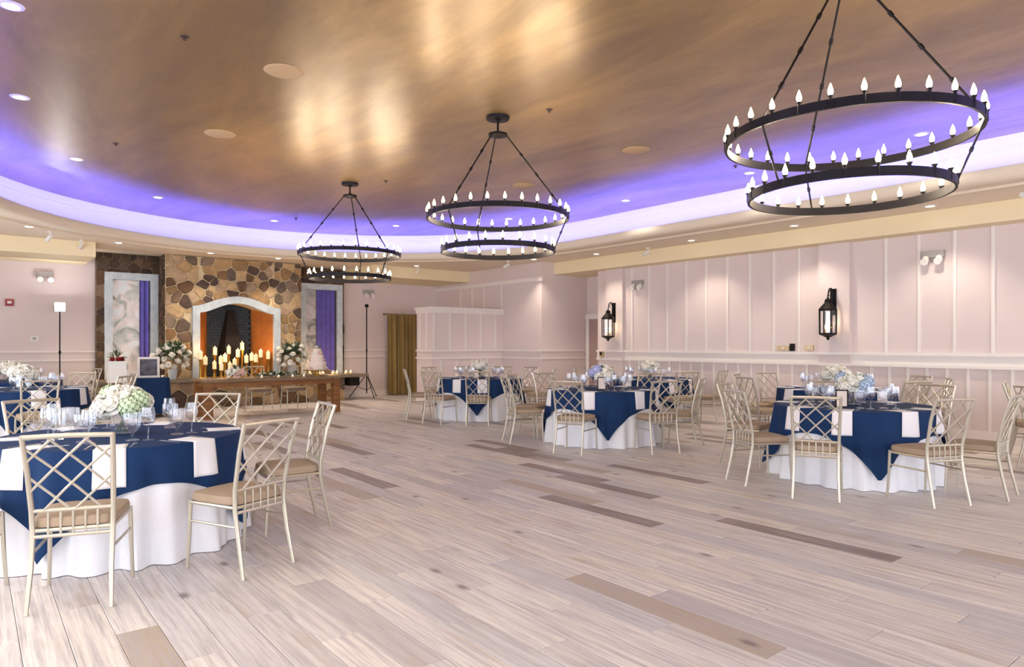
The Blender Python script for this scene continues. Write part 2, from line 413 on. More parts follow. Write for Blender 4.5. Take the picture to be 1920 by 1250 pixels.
while y < 10.2:
    if not (5.2 < y < 5.95): link('batten', bme, wr, (XR, y, 1.27))
    y += 0.48
y = 1.2
while y < 10.2:
    if not (5.2 < y < 5.95): link('batten', bml, wr, (XR, y, 0.16))
    y += 0.27
for x in (8.55, 9.0, 9.45, 9.9, 10.35): MB().box(x-0.02, 13.7-0.018, 1.27, x+0.02, 13.702, 2.14).build('batten', M['trim'], wp)
for yy in (13.95, 14.25): MB().box(8.5-0.018, yy-0.02, 1.27, 8.502, yy+0.02, 2.14).build('batten', M['trim'], wp)
for x in (8.75, 9.2, 9.65, 10.1): MB().box(x-0.02, 13.7-0.018, 0.16, x+0.02, 13.702, 1.04).build('batten', M['trim'], wp)
MB().box(8.44, 13.64, 2.23, 10.6, 14.42, 2.28).build('wall_cap', M['trim'], wp)
MB().box(8.47, 13.67, 2.14, 10.6, 14.4, 2.23).build('cap_moulding', M['trim'], wp)
# moulding and framed panels on the corner wall
MB().box(10.54, 12.15, 2.90, 10.602, 16.9, 2.97).build('crown_moulding', M['trim'], wc)
MB().box(10.57, 12.15, 2.97, 10.602, 16.9, 3.0).build('crown_moulding', M['trim'], wc)
for yy in (14.5, 15.05, 15.6, 13.75):
    MB().box(10.585, yy-0.02, 1.5, 10.602, yy+0.02, 2.9).build('batten', M['trim'], wc)
# pilasters on the right wall
for i, (a, b) in enumerate(((10.25, 10.75), (5.3, 5.82))):
    p = struct('trim_%d' % (i+1), MB().box(XR-0.09, a, 0, XR+0.01, b, ZS), M['wall'])
    p['label'] = 'flat white pilaster that carries a lantern'
    for z in (1.245, 1.065): MB().box(XR-0.14, a-0.01, z-0.022, XR, b+0.01, z+0.022).build('chair_rail', M['trim'], p)
    MB().box(XR-0.105, a-0.01, 0, XR, b+0.01, 0.16).build('plinth', M['trim'], p)
# soffits
struct('trim_3', MB().box(11.0, YR, ZS, 12.2, 12.2, ZP), M['soffit'], label='cream soffit along the board-and-batten wall')
struct('trim_4', MB().box(XL, 15.2, ZS, 1.9, YB, ZP), M['soffit'], label='cream soffit left of the fireplace')
struct('trim_5', MB().box(7.75, 15.2, ZS, 10.6, YB, ZP), M['soffit'], label='cream soffit above the curtain')
# door in the alcove
door = struct('door_1', MB().box(12.06, 11.50, 0, 12.10, 12.08, 2.02), M['wallgap'], label='narrow taupe door with black knob in the alcove')
kb = MB(); kb.lathe([(0, 0.07), (0.03, 0.065), (0.036, 0.045), (0.02, 0.02), (0.012, 0.0)], 10)
k = kb.build('door_knob', M['black'], door, True, (12.06, 11.66, 1.05)); k.rotation_euler = (0, -PI/2, 0)
MB().box(12.04, 11.40, 0, 12.101, 11.50, 2.12).build('door_casing', M['trim'], door)
MB().box(12.04, 12.08, 0, 12.101, 12.18, 2.12).build('door_casing', M['trim'], door)
MB().box(12.03, 11.38, 2.02, 12.101, 12.19, 2.14).build('door_header', M['trim'], door)

# perimeter ceiling with the oval opening, cove and upper ceiling
CX, CY0, CY1, R0 = 4.62, 1.85, 9.9, 4.72
def stadium(r, n=40):
    pts = []
    for i in range(n+1):
        a = PI*i/n; pts.append((CX+r*math.cos(a), CY1+r*math.sin(a)))
    for j in range(1, 12): pts.append((CX-r, CY1+(CY0-CY1)*j/12))
    for i in range(n+1):
        a = PI+PI*i/n; pts.append((CX+r*math.cos(a), CY0+r*math.sin(a)))
    for j in range(1, 12): pts.append((CX+r, CY0+(CY1-CY0)*j/12))
    return pts
def sweep(prof):
    mb = MB(); loops = [[(x, y, z) for x, y in stadium(R0+dr)] for dr, z in prof]
    n = len(loops[0]); vs = [p for L in loops for p in L]; fs = []
    for i in range(len(prof)-1):
        for k in range(n):
            k2 = (k+1) % n; fs.append((i*n+k, i*n+k2, (i+1)*n+k2, (i+1)*n+k))
    return mb.add(vs, fs)
import bmesh
def plate_with_hole(name, z0, z1, m):
    bm = bmesh.new(); inner = stadium(R0+0.05); outer = [(XL-0.2, YR-0.2), (12.3, YR-0.2), (12.3, YB+0.2), (XL-0.2, YB+0.2)]
    es = []
    for loop in (inner, outer):
        vs = [bm.verts.new((x, y, z0)) for x, y in loop]
        es += [bm.edges.new((vs[i], vs[(i+1) % len(vs)])) for i in range(len(vs))]
    r = bmesh.ops.triangle_fill(bm, edges=es, use_beauty=True)
    for f in bm.faces:
        if f.normal.z > 0: f.normal_flip()
    me = bpy.data.meshes.new(name); bm.to_mesh(me); bm.free(); me.materials.append(m)
    return link(name, me)
pc = plate_with_hole('ceiling_perimeter', ZP, ZP, M['perim']); pc['kind'] = 'structure'; pc['label'] = 'cream perimeter ceiling around the oval cove'
sw = sweep([(0.62, ZP-0.001), (0.60, ZP-0.03), (0.56, ZP-0.035), (0.54, ZP-0.004), (0.2, ZP-0.004), (0.18, ZP-0.045), (0.05, ZP-0.05), (0.0, ZP-0.02), (-0.03, ZP+0.05), (-0.03, ZP+0.10), (0.02, ZP+0.10), (0.05, ZP+0.04), (0.40, ZP+0.04), (0.44, ZP+0.06)])
struct('trim_6', sw, M['perim'], True, label='moulded cream lip around the oval cove')
sw = sweep([(0.44, ZP+0.03), (0.45, ZP+0.25), (0.41, ZP+0.38), (0.37, ZP+0.40), (0.365, ZP+0.44), (0.33, ZP+0.45), (0.30, ZC+0.005)])
cove = struct('trim_7', sw, M['cove'], True, label='pale curved cove band lit violet blue by hidden strips')
led = sweep([(0.10, ZP+0.075), (0.15, ZP+0.075)])
lo = led.build('led_strip', M['led'], cove)
up = MB(); st = [(x, y, ZC) for x, y in stadium(R0+0.5)]
up.add(st, [tuple(range(len(st)-1, -1, -1))])
uo = struct('ceiling', up, M['gold_ceiling'], label='burnished gold oval ceiling')
struct('ceiling_roof', MB().box(XL-0.3, YR-0.3, 4.1, 12.4, YB+0.3, 4.2), M['perim'])

# ------------------------------------------------------------------ fireplace of field stone
def clip(poly, a, b, c):      # keep a*x+b*z<=c
    out = []
    for i in range(len(poly)):
        p, q = poly[i], poly[(i+1) % len(poly)]
        dp, dq = a*p[0]+b*p[1]-c, a*q[0]+b*q[1]-c
        if dp <= 0: out.append(p)
        if dp*dq < 0:
            t = dp/(dp-dq); out.append((p[0]+(q[0]-p[0])*t, p[1]+(q[1]-p[1])*t))
    return out
def voronoi(rect, step, seed):
    rng = random.Random(seed); x0, z0, x1, z1 = rect; pts = []
    mind = []
    for _ in range(6000):
        p = (rng.uniform(x0, x1), rng.uniform(z0, z1)); r = step*rng.choice((.45, .55, .7, .85, 1.0, 1.15))
        if all(math.hypot((p[0]-q[0])*.85, p[1]-q[1]) > max(r, m_)*.92 for q, m_ in zip(pts, mind)):
            pts.append(p); mind.append(r)
    out = []
    for p in pts:
        poly = [(x0, z0), (x1, z0), (x1, z1), (x0, z1)]
        for q in pts:
            if q is p: continue
            dx, dz = q[0]-p[0], q[1]-p[1]
            if dx*dx+dz*dz > (5*step)**2: continue
            poly = clip(poly, dx, dz, (q[0]**2+q[1]**2-p[0]**2-p[1]**2)/2)
            if len(poly) < 3: break
        if len(poly) >= 3: out.append(poly)
    return out
def area(p): return abs(sum(p[i][0]*p[(i+1) % len(p)][1]-p[(i+1) % len(p)][0]*p[i][1] for i in range(len(p))))/2
def cen(p): return sum(q[0] for q in p)/len(p), sum(q[1] for q in p)/len(p)
srng = random.Random(3)
def stone(poly, yf, parent, face='y', pal='stone'):
    if len(poly) < 3 or area(poly) < 0.004: return
    cx, cz = cen(poly); g = 0.010
    sh = []
    for x, z in poly:
        d = math.hypot(x-cx, z-cz); s = max(0.3, (d-g*1.4)/d) if d > 1e-6 else 1
        sh.append((cx+(x-cx)*s, cz+(z-cz)*s))
    # chamfer the corners so that stones are rounded
    rd = []
    for i in range(len(sh)):
        a, b, c = sh[i-1], sh[i], sh[(i+1) % len(sh)]
        rd.append((b[0]+(a[0]-b[0])*.13, b[1]+(a[1]-b[1])*.13)); rd.append((b[0]+(c[0]-b[0])*.13, b[1]+(c[1]-b[1])*.13))
    if sum(rd[i][0]*rd[(i+1) % len(rd)][1]-rd[(i+1) % len(rd)][0]*rd[i][1] for i in range(len(rd))) < 0: rd.reverse()
    dpt = srng.uniform(0.02, 0.05)
    mb = MB(); n = len(rd)
    def P(u, w, z): return (u, w, z) if face == 'y' else (w, u, z)
    rings = [(1.0, 0.01), (1.0, -dpt*0.55), (0.86, -dpt)]
    vs = [P(cx+(x-cx)*s, yf+o, cz+(z-cz)*s) for s, o in rings for x, z in rd]
    fs = [tuple(range(2*n, 3*n))]
    for i in range(2):
        for k in range(n):
            k2 = (k+1) % n; fs.append((i*n+k, i*n+k2, (i+1)*n+k2, (i+1)*n+k))
    mb.add(vs, fs); mb.build('stone', srng.choice(M[pal]), parent)

fp = thing('fireplace', 'tall field stone fireplace with arched white surround and niches', 'fireplace', (4.83, 16.5, 0))
FP = fp.location.copy()
class Off:     # child builder in world coordinates
    pass
def fpb(mb, name, m, smooth=False, parent=None):
    o = mb.build(name, m, parent or fp, smooth)
    if parent is None: o.location = -FP
    return o
FX0, FX1, FYF, FYK = 3.32, 6.33, 16.2, 16.75
OX0, OX1 = 4.0, 5.64            # inner opening
OXC = (OX0+OX1)/2
def arch(x, zc, zp):            # pointed segmental arch line
    t = 1-abs(x-OXC)/((OX1-OX0)/2+0.15); return zc+(zp-zc)*(.5-.5*math.cos(PI*max(t, 0)**.85))
# mortar core: left cheek, right cheek and the mass above the opening
core = MB()
core.box(FX0, FYF+0.01, 0, OX0-0.02, YB-0.005, ZP-0.01); core.box(OX1+0.02, FYF+0.01, 0, FX1, YB-0.005, ZP-0.01)
seg = 12
core.prism([(OX0-0.02, ZP-0.01)]+[(OX0-0.02+(OX1-OX0+0.04)*i/seg, arch(OX0-0.02+(OX1-OX0+0.04)*i/seg, 2.10, 2.34)) for i in range(seg+1)]+[(OX1+0.02, ZP-0.01)], FYF+0.01, YB-0.005)
fpb(core, 'mortar_core', M['mortar'])
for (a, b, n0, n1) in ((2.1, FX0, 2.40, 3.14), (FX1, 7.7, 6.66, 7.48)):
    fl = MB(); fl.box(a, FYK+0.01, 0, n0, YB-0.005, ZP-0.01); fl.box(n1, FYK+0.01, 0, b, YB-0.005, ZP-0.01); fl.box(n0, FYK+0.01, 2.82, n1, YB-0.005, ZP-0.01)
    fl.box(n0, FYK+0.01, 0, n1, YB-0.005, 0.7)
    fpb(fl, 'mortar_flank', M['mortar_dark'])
sroot = bpy.data.objects.new('stone_facing', None); COL.objects.link(sroot); sroot.parent = fp; sroot.location = -FP
stones_parent = sroot
# centre face
for poly in voronoi((FX0, 0.66, FX1, ZP-0.01), 0.25, 11):
    cx, cz = cen(poly)
    inside = OX0-0.06 < cx < OX1+0.06 and cz < arch(cx, 2.16, 2.40)
    if inside: continue
    if cx <= OX0: poly = clip(poly, 1, 0, OX0-0.03)
    elif cx >= OX1: poly = clip(poly, -1, 0, -(OX1+0.03))
    if len(poly) >= 3 and cz > 2.0:
        if OX0-0.2 < cx < OX1+0.2:
            for (xa, za, xb, zb) in ((OX0, 2.16, OXC, 2.42), (OXC, 2.42, OX1, 2.16)):
                if min(xa, xb)-0.2 <= cx <= max(xa, xb)+0.2 and (cx-OXC)*((xa+xb)/2-OXC) > 0:
                    dx, dz = xb-xa, zb-za
                    poly = clip(poly, dz, -dx, dz*xa-dx*za)
    if len(poly) >= 3: stone(poly, FYF+0.01, stones_parent)
# left return of the centre mass, its shade put into darker stones
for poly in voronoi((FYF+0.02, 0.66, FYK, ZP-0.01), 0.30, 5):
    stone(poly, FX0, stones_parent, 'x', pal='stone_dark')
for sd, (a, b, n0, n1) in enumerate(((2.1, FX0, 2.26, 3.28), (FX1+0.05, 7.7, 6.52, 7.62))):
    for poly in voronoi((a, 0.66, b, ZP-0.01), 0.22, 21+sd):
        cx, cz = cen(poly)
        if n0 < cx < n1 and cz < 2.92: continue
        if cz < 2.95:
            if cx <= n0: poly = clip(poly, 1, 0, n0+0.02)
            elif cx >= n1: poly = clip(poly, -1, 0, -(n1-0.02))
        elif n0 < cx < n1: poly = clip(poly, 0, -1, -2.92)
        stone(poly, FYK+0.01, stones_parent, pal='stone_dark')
# hearth bench stones and slab
core = MB().box(2.05, 15.97, 0, 7.35, FYK+0.02, 0.58); fpb(core, 'hearth_core', M['mortar'])
for poly in voronoi((2.05, 0.0, 7.35, 0.58), 0.30, 31): stone(poly, 15.97, stones_parent)
fpb(MB().box(1.95, 15.74, 0.58, 7.9, FYK+0.01, 0.65), 'hearth_slab', M['slab'])
fpb(MB().box(7.45, 15.85, 0.36, 7.7, 16.6, 0.58), 'slab_bracket', M['soot'])
# arched surround
def surround(o, zc, zp):
    pts = [(OX0-o, 0.65)]
    for i in range(17):
        x = OX0-o+(OX1-OX0+2*o)*i/16
        t = 1-abs(x-OXC)/((OX1-OX0)/2+o); pts.append((x, zc+(zp-zc)*(.5-.5*math.cos(PI*max(t, 0)**.85))))
    pts.append((OX1+o, 0.65)); return pts
inn, out_ = surround(0, 2.10, 2.33), surround(0.15, 2.24, 2.49)
sm = MB(); n = len(inn)
y0, y1 = FYF-0.10, FYF+0.06
sm.add([(x, y0, z) for x, z in out_]+[(x, y0, z) for x, z in inn]+[(x, y1, z) for x, z in out_]+[(x, y1, z) for x, z in inn],
       [(i, i+1, n+i+1, n+i) for i in range(n-1)]+[(i+1, i, 2*n+i, 2*n+i+1) for i in range(n-1)]+[(n+i, n+i+1, 3*n+i+1, 3*n+i) for i in range(n-1)]+[(0, n, 3*n, 2*n), (n-1, 2*n-1, 4*n-1, 3*n-1)])
fpb(sm, 'arch_surround', M['frame_white'])
# firebox with splayed cheeks
BX0, BX1, BY = 4.33, 5.33, YB-0.06
fb = MB().add([(OX0, FYF, .65), (BX0, BY, .65), (BX0, BY, 2.5), (OX0, FYF, 2.5)], [(0, 1, 2, 3)])
fpb(fb, 'firebox_cheek', M['firebrick'])
fb = MB().add([(OX1, FYF, .65), (BX1, BY, .65), (BX1, BY, 2.5), (OX1, FYF, 2.5)], [(3, 2, 1, 0)])
fpb(fb, 'firebox_cheek', M['firebrick'])
fbk = fpb(MB().box(BX0-0.1, BY, .65, BX1+0.1, YB-0.002, 2.5), 'firebox_back', M['soot'])
bm_ = MB().box(0, -0.016, 0, 0.148, 0.004, 0.058).mesh('brick', M['dark_brick'])
for j in range(27):
    for i in range(-1, 7):
        x = BX0+(i+0.5*(j % 2))*0.158
        if x < BX0-0.08 or x > BX1-0.06: continue
        link('brick', bm_, fbk, (x, BY, 0.67+j*0.067))
hood = MB().add([(4.58, BY-0.03, .66), (5.08, BY-0.03, .66), (5.02, BY-0.35, .66), (4.64, BY-0.35, .66),
                 (4.58, BY-0.03, 1.35), (5.08, BY-0.03, 1.35), (5.02, BY-0.35, 1.35), (4.64, BY-0.35, 1.35),
                 (4.76, BY-0.03, 2.2), (4.90, BY-0.03, 2.2), (4.90, BY-0.16, 2.2), (4.76, BY-0.16, 2.2)],
                [(0,1,5,4),(1,2,6,5),(2,3,7,6),(3,0,4,7),(4,5,9,8),(5,6,10,9),(6,7,11,10),(7,4,8,11),(8,9,10,11),(0,3,2,1)])
fpb(hood, 'smoke_hood', M['soot'])
# framed niches
for sd, (n0, n1) in enumerate(((2.25, 3.28), (6.50, 7.63))):
    w = 0.15
    fr = MB(); a, b = FYK-0.06, FYK+0.02
    fr.box(n0, a, .65, n0+w, b, 2.94); fr.box(n1-w, a, .65, n1, b, 2.94); fr.box(n0+w, a, 2.94-w, n1-w, b, 2.94)
    fpb(fr, 'niche_frame', M['frame_white'])
    fpb(MB().box(n0+w-0.02, FYK+0.10, .65, n1-w+0.02, FYK+0.13, 2.84), 'clouded_mirror', M['marble'])
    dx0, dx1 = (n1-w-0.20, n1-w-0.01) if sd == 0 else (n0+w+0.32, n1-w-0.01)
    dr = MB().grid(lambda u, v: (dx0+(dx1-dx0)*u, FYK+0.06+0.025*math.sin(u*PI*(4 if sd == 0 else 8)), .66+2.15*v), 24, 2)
    fpb(dr, 'violet_panel', M['violet'], True)  # rippled panel that gives each niche mirror its violet part

# ------------------------------------------------------------------ chandeliers
RU, RL, ZU, ZLW, ZH = 0.765, 0.615, 2.81, 2.45, 3.68
def ring_mb(r, z, h=0.055, w=0.016, n=64):
    mb = MB(); pr = [(r-w/2, z-h/2), (r+w/2, z-h/2), (r+w/2, z+h/2), (r-w/2, z+h/2), (r-w/2, z-h/2)]
    return mb.lathe(pr, n)
sleeve_me = MB().lathe([(0, 0), (0.011, 0), (0.011, 0.06), (0.016, 0.06), (0.016, 0.068), (0, 0.068)], 8).mesh('candle_sleeve', M['black'], True)
bulb_me = MB().lathe([(0, 0.064), (0.008, 0.066), (0.0165, 0.084), (0.0155, 0.10), (0.008, 0.122), (0.002, 0.138), (0, 0.14)], 8).mesh('candle_bulb', M['bulb'], True)
def chandelier(x, y, az, label, ZU=2.78, ZLW=2.42, ZH=3.68):
    t = thing('chandelier', label, 'chandelier', (x, y, ZLW), 0, 'iron ring chandeliers under the gold ceiling')
    o = ring_mb(RU, ZU-ZLW).build('upper_ring', M['black'], t, True)
    o2 = ring_mb(RL, 0).build('lower_ring', M['black'], t, True)
    for ro_, r, z, nb in ((o, RU, ZU-ZLW, 28), (o2, RL, 0, 22)):
        for k in range(nb):
            a = 2*PI*(k+0.5)/nb; p = ((r+0.002)*math.cos(a), (r+0.002)*math.sin(a), z-0.02)
            link('candle_sleeve', sleeve_me, ro_, p); link('candle_bulb', bulb_me, ro_, p)
    for k in range(3):
        a = az+k*2*PI/3; c, s = math.cos(a), math.sin(a)
        top, mid, low = Vector((0.09*c, 0.09*s, ZH-ZLW)), Vector((RU*c, RU*s, ZU-ZLW)), Vector((RL*c, RL*s, 0))
        mb = MB().tube([top, mid], 0.008, 6)
        for q in (0.25, 0.5, 0.75):
            p = top.lerp(mid, q); d = (mid-top).normalized()*0.02; mb.tube([p-d, p+d], 0.014, 6)
        mb.build('hanging_rod', M['black'], t, True)
        mb = MB().tube([mid, low], 0.007, 6); p = mid.lerp(low, .5); d = (low-mid).normalized()*0.015; mb.tube([p-d, p+d], 0.012, 6)
        mb.build('linking_rod', M['black'], t, True)
    hz = ZH-ZLW
    MB().lathe([(0, hz-0.03), (0.03, hz-0.03), (0.06, hz-0.012), (0.105, hz-0.008), (0.105, hz+0.014), (0.05, hz+0.02), (0.016, hz+0.05), (0, hz+0.05)], 16).build('hub', M['black'], t, True)
    ct = ZC-ZLW
    MB().lathe([(0, hz+0.03), (0.012, hz+0.03), (0.012, ct-0.05), (0.03, ct-0.045), (0.03, ct-0.035), (0.125, ct-0.03), (0.13, ct-0.002), (0.13, ct+0.002), (0, ct+0.002)], 20).build('canopy', M['black'], t, True)
    for r, z, nb in ((RU, ZU-ZLW, 7), (RL, 0, 5)):
        for k in range(nb):
            a = 2*PI*k/nb+0.3
            light('bulb_light', 'POINT', (r*math.cos(a), r*math.sin(a), z+0.13), LIGHT['bulb']*4, (1, 0.83, 0.63), t, shadow_soft_size=0.05)
    return t
va = math.atan2(math.cos(YAW), math.sin(YAW))     # azimuth that leads away from the viewer's side
chandelier(4.6, 9.8, va, 'black iron two-ring chandelier in front of the stone fireplace')
chandelier(4.52, 5.93, va+math.radians(20), 'black iron two-ring chandelier hung midway along the gold ceiling')
chandelier(4.57, 2.17, va+math.radians(-4), 'black iron two-ring chandelier farthest from the stone fireplace', 2.77, 2.40, 3.78)

# ------------------------------------------------------------------ ceiling fittings
dl_me = MB().lathe([(0, -0.004), (0.058, -0.004)], 20).mesh('lens', M['downlight'])
dr_me = MB().lathe([(0.056, 0.0), (0.058, -0.008), (0.082, -0.006), (0.088, 0.0)], 20).mesh('trim_ring', M['plastic'], True)
def downlight(x, y, z, energy, col, label, group, ang=110):
    t = thing('downlight', label, 'downlight', (x, y, z), 0, group)
    link('lens', dl_me, t); link('trim_ring', dr_me, t)
    light('downlight_beam', 'SPOT', (0, 0, -0.02), energy*4, col, t, spot_size=math.radians(ang), spot_blend=0.6, shadow_soft_size=0.06)
WARM = (1, 0.86, 0.68)
for (x, y) in ((10.35, -0.5), (10.62, 1.9), (10.62, 3.87), (10.62, 5.9), (10.62, 7.94), (10.6, 10.4), (10.15, 11.95), (8.7, 14.75), (6.8, 14.97), (4.05, 15.45), (5.5, 15.45), (2.25, 14.97), (0.78, 13.84), (-1.0, 9.5), (-1.0, 6), (-1.0, 2.5)):
    downlight(x, y, ZP, LIGHT['down'], WARM, 'round recessed downlight in the cream perimeter ceiling', 'downlights in the cream perimeter ceiling')
for (x, y) in ((0.24, 6.2), (0.4, 8.44), (1.13, 10.8), (2.5, 12.75), (4.8, 13.7), (7.0, 12.7), (8.35, 10.6), (8.87, 8.0), (8.85, 5.6), (8.8, 3.3), (0.25, 3.8), (8.8, 1.0), (0.4, 1.0)):
    downlight(x, y, ZC, LIGHT['upper'], (1, 0.93, 0.84), 'round recessed downlight near the violet edge of the gold ceiling', 'downlights around the gold ceiling', 120)
gr_me = MB().lathe([(0, -0.012), (0.15, -0.012), (0.165, -0.006), (0.175, 0.0)], 28).mesh('speaker_grille', mat('tan_grille', '#b99a76', 0.6, var=0.1, vscale=90), True)
for (x, y) in ((2.24, 6.15), (2.32, 8.45), (6.8, 8.25), (6.68, 5.85)):
    tag(link('ceiling_speaker', gr_me, None, (x, y, ZC)), 'flat round tan speaker grille set in the gold ceiling', 'speaker', 'speaker grilles in the gold ceiling')
sp_me = MB().lathe([(0, -0.03), (0.016, -0.03), (0.017, -0.024), (0.01, -0.02), (0.01, -0.006), (0.034, -0.005), (0.036, 0.0)], 12).mesh('sprinkler', mat('bronze_sprinkler', '#5a4a3c', 0.4, 0.6), True)
for (x, y) in ((1.36, 5.95), (1.42, 9.65), (5.05, 13.2), (8.35, 5.5), (4.8, 5.4), (4.95, 9.3)):
    tag(link('sprinkler_head', sp_me, None, (x, y, ZC)), 'small dark sprinkler head in the gold ceiling', 'sprinkler', 'sprinkler heads in the gold ceiling')
def track_spot(x, y, ang, label):
    t = thing('spotlight', label, 'spotlight', (x, y, ZP), ang, 'small adjustable spotlights on the perimeter ceiling')
    MB().lathe([(0, 0), (0.045, 0), (0.045, -0.02), (0, -0.022)], 12).build('base', M['plastic'], t, True)
    MB().tube([(0, 0, -0.02), (0, 0, -0.07), (0, 0.03, -0.10)], 0.009, 6).build('arm', M['plastic'], t, True)
    MB().tube([(0, -0.03, -0.08), (0, 0.02, -0.10), (0, 0.10, -0.14)], [0.028, 0.034, 0.036], 10).build('head', M['plastic'], t, True)
for i, (x, y, a) in enumerate(((10.1, 2.6, 1.3), (10.75, 9.1, 1.2), (9.9, 12.6, 0.6), (8.9, 15.0, 0), (8.0, 15.05, 0.2), (1.1, 14.22, 0.4), (1.65, 15.05, 0.1))):
    track_spot(x, y, a, 'small white adjustable spotlight on the cream perimeter ceiling')

# ------------------------------------------------------------------ wall fittings
lbulb_me = bulb_me.copy(); lbulb_me.materials.clear(); lbulb_me.materials.append(mat('lantern_bulb', '#e8c88a', 0.4, emit='#ffcf7a', estr=3))
def lantern(y, label):
    x = XR-0.09
    t = thing('wall_lantern', label, 'lantern', (x, y, 1.46), 0, 'black iron lanterns on the pilasters')
    c = -0.19
    MB().box(-0.018, -0.05, 0.42, 0.004, 0.05, 0.86).build('back_plate', M['black'], t)
    pts = [(-0.01, 0, 0.5), (-0.03, 0, 0.72)]
    for k in range(9):
        a = PI*k/8; pts.append((-0.10+0.075*math.cos(a), 0, 0.79+0.075*math.sin(a)))
    pts += [(-0.185, 0, 0.76), (c, 0, 0.70)]
    MB().tube(pts, 0.011, 6).build('scroll_bracket', M['black'], t, True)
    MB().tube([(-0.1, -0.045, .77), (-0.1, 0, .85), (-0.1, 0.045, .77), (-0.1, 0.02, .74)], 0.008, 6).build('scroll', M['black'], t, True)
    MB().lathe([(0, .72), (.012, .72), (.014, .70), (.05, .67), (.055, .62), (.075, .60), (.145, .52), (.15, .50), (.14, .49), (0, .50)], 8, (c, 0, 0)).build('roof', M['black'], t)
    MB().lathe([(.128, .13), (.132, .49)], 8, (c, 0, 0)).build('glass', M['glass'], t)
    for k in range(8):
        a = 2*PI*k/8
        MB().tube([(c+.132*math.cos(a), .132*math.sin(a), .11), (c+.136*math.cos(a), .136*math.sin(a), .5)], 0.012, 4).build('corner_bar', M['black'], t)
    MB().lathe([(0, .12), (.14, .125), (.143, .10), (.07, .07), (.05, .055), (.022, .05), (.03, .03), (.012, .012), (0, 0)], 8, (c, 0, 0)).build('base', M['black'], t)
    for dy in (-.045, .045):
        MB().lathe([(0, .115), (.011, .115), (.011, .19), (0, .19)], 8, (c, dy, 0)).build('candle_sleeve', M['gold'], t)
        o = link('candle_bulb', lbulb_me, t, (c, dy, .125))
        light('lantern_light', 'POINT', (c, dy, .30), LIGHT['lantern'], (1, .78, .5), t, shadow_soft_size=0.02)
lantern(10.5, 'black iron lantern on the pilaster beside the alcove door')
lantern(5.56, 'black iron lantern on the pilaster with outlet plates beside it')

def emergency(loc, rz, label):
    t = thing('emergency_light', label, 'emergency light', loc, rz)
    MB().box(-0.15, -0.07, 0, 0.15, 0.003, 0.10).build('housing', M['grey'], t)
    for s in (-1, 1):
        MB().tube([(s*0.09, -0.06, 0.01), (s*0.09, -0.08, -0.05), (s*0.09, -0.13, -0.07)], [0.04, 0.055, 0.055], 10).build('lamp_head', M['plastic'], t, True)
emergency((1.22, YB, 2.78), 0, 'grey twin-head emergency light above the flood lamp stand')
emergency((8.46, YB, 2.76), 0, 'grey twin-head emergency light between fireplace and curtain')
emergency((XR, 9.86, 2.68), -PI/2, 'grey twin-head emergency light near the alcove-side lantern')
emergency((XR, 4.08, 2.70), -PI/2, 'grey twin-head emergency light past the pilaster with outlet plates')
al = thing('fire_alarm', 'small red fire alarm on the wall left of the flood lamp', 'fire alarm', (0.63, YB, 2.16))
MB().box(-0.07, -0.04, 0, 0.07, 0.003, 0.14).build('housing', M['red'], al); MB().box(-0.035, -0.055, 0.05, 0.035, -0.038, 0.10).build('strobe', M['plastic'], al)
th = thing('thermostat', 'small white thermostat on the wall by the flood lamp stand', 'thermostat', (1.04, YB, 1.46))
MB().box(-0.07, -0.02, 0, 0.07, 0.003, 0.1).build('housing', M['plastic'], th); MB().box(-0.03, -0.026, 0.03, 0.03, -0.019, 0.08).build('dial', M['grey'], th)
for (y, z, w, h, m, lab, nm, ct) in ((6.50, 1.29, 0.22, 0.08, 'brass', 'wide tan switch plate on the batten wall', 'switch_plate', 'switch'), (6.33, 1.28, 0.09, 0.13, 'soot', 'small black control box between two tan plates', 'control_box', 'control box'), (6.02, 1.29, 0.15, 0.09, 'brass', 'short tan switch plate beside the lantern pilaster', 'switch_plate', 'switch')):
    t = thing(nm, lab, ct, (XR, y, z), -PI/2)
    MB().box(-w/2, -0.025, 0, w/2, 0.003, h).build('plate', M[m], t); MB().box(-0.02, -0.034, h*.3, 0.02, -0.024, h*.7).build('toggle', M['trim'] if m != 'soot' else M['black'], t)
t = thing('wall_switch', 'small dark wall switch at the wall end by the alcove door', 'switch', (XR, 10.92, 1.10), -PI/2)
MB().box(-0.05, -0.075, 0, 0.05, 0.003, 0.14).build('plate', M['brass'], t); MB().box(-0.03, -0.085, 0.05, 0.03, -0.07, 0.12).build('toggle', M['soot'], t)

# curtain in the back corner
cu = thing('curtain', 'floor-length olive gold curtain hanging beside the half wall', 'curtain', (9.45, 16.72, 0))
MB().grid(lambda u, v: (-0.50+1.0*u+0.02*math.sin(u*31), 0.06*math.sin(u*PI*16)*(0.5+0.5*(1-v))+0.02*math.sin(u*PI*7), 0.02+2.18*v), 110, 6).build('fabric', M['curtain'], cu, True)
MB().tube([(-0.58, 0, 2.22), (0.62, 0, 2.22)], 0.018, 8).build('rod', M['curtain'], cu, True)
for s in (-.52, .56): MB().box(s-.015, -.01, 2.20, s+.015, .19, 2.24).build('rod_bracket', M['black'], cu)

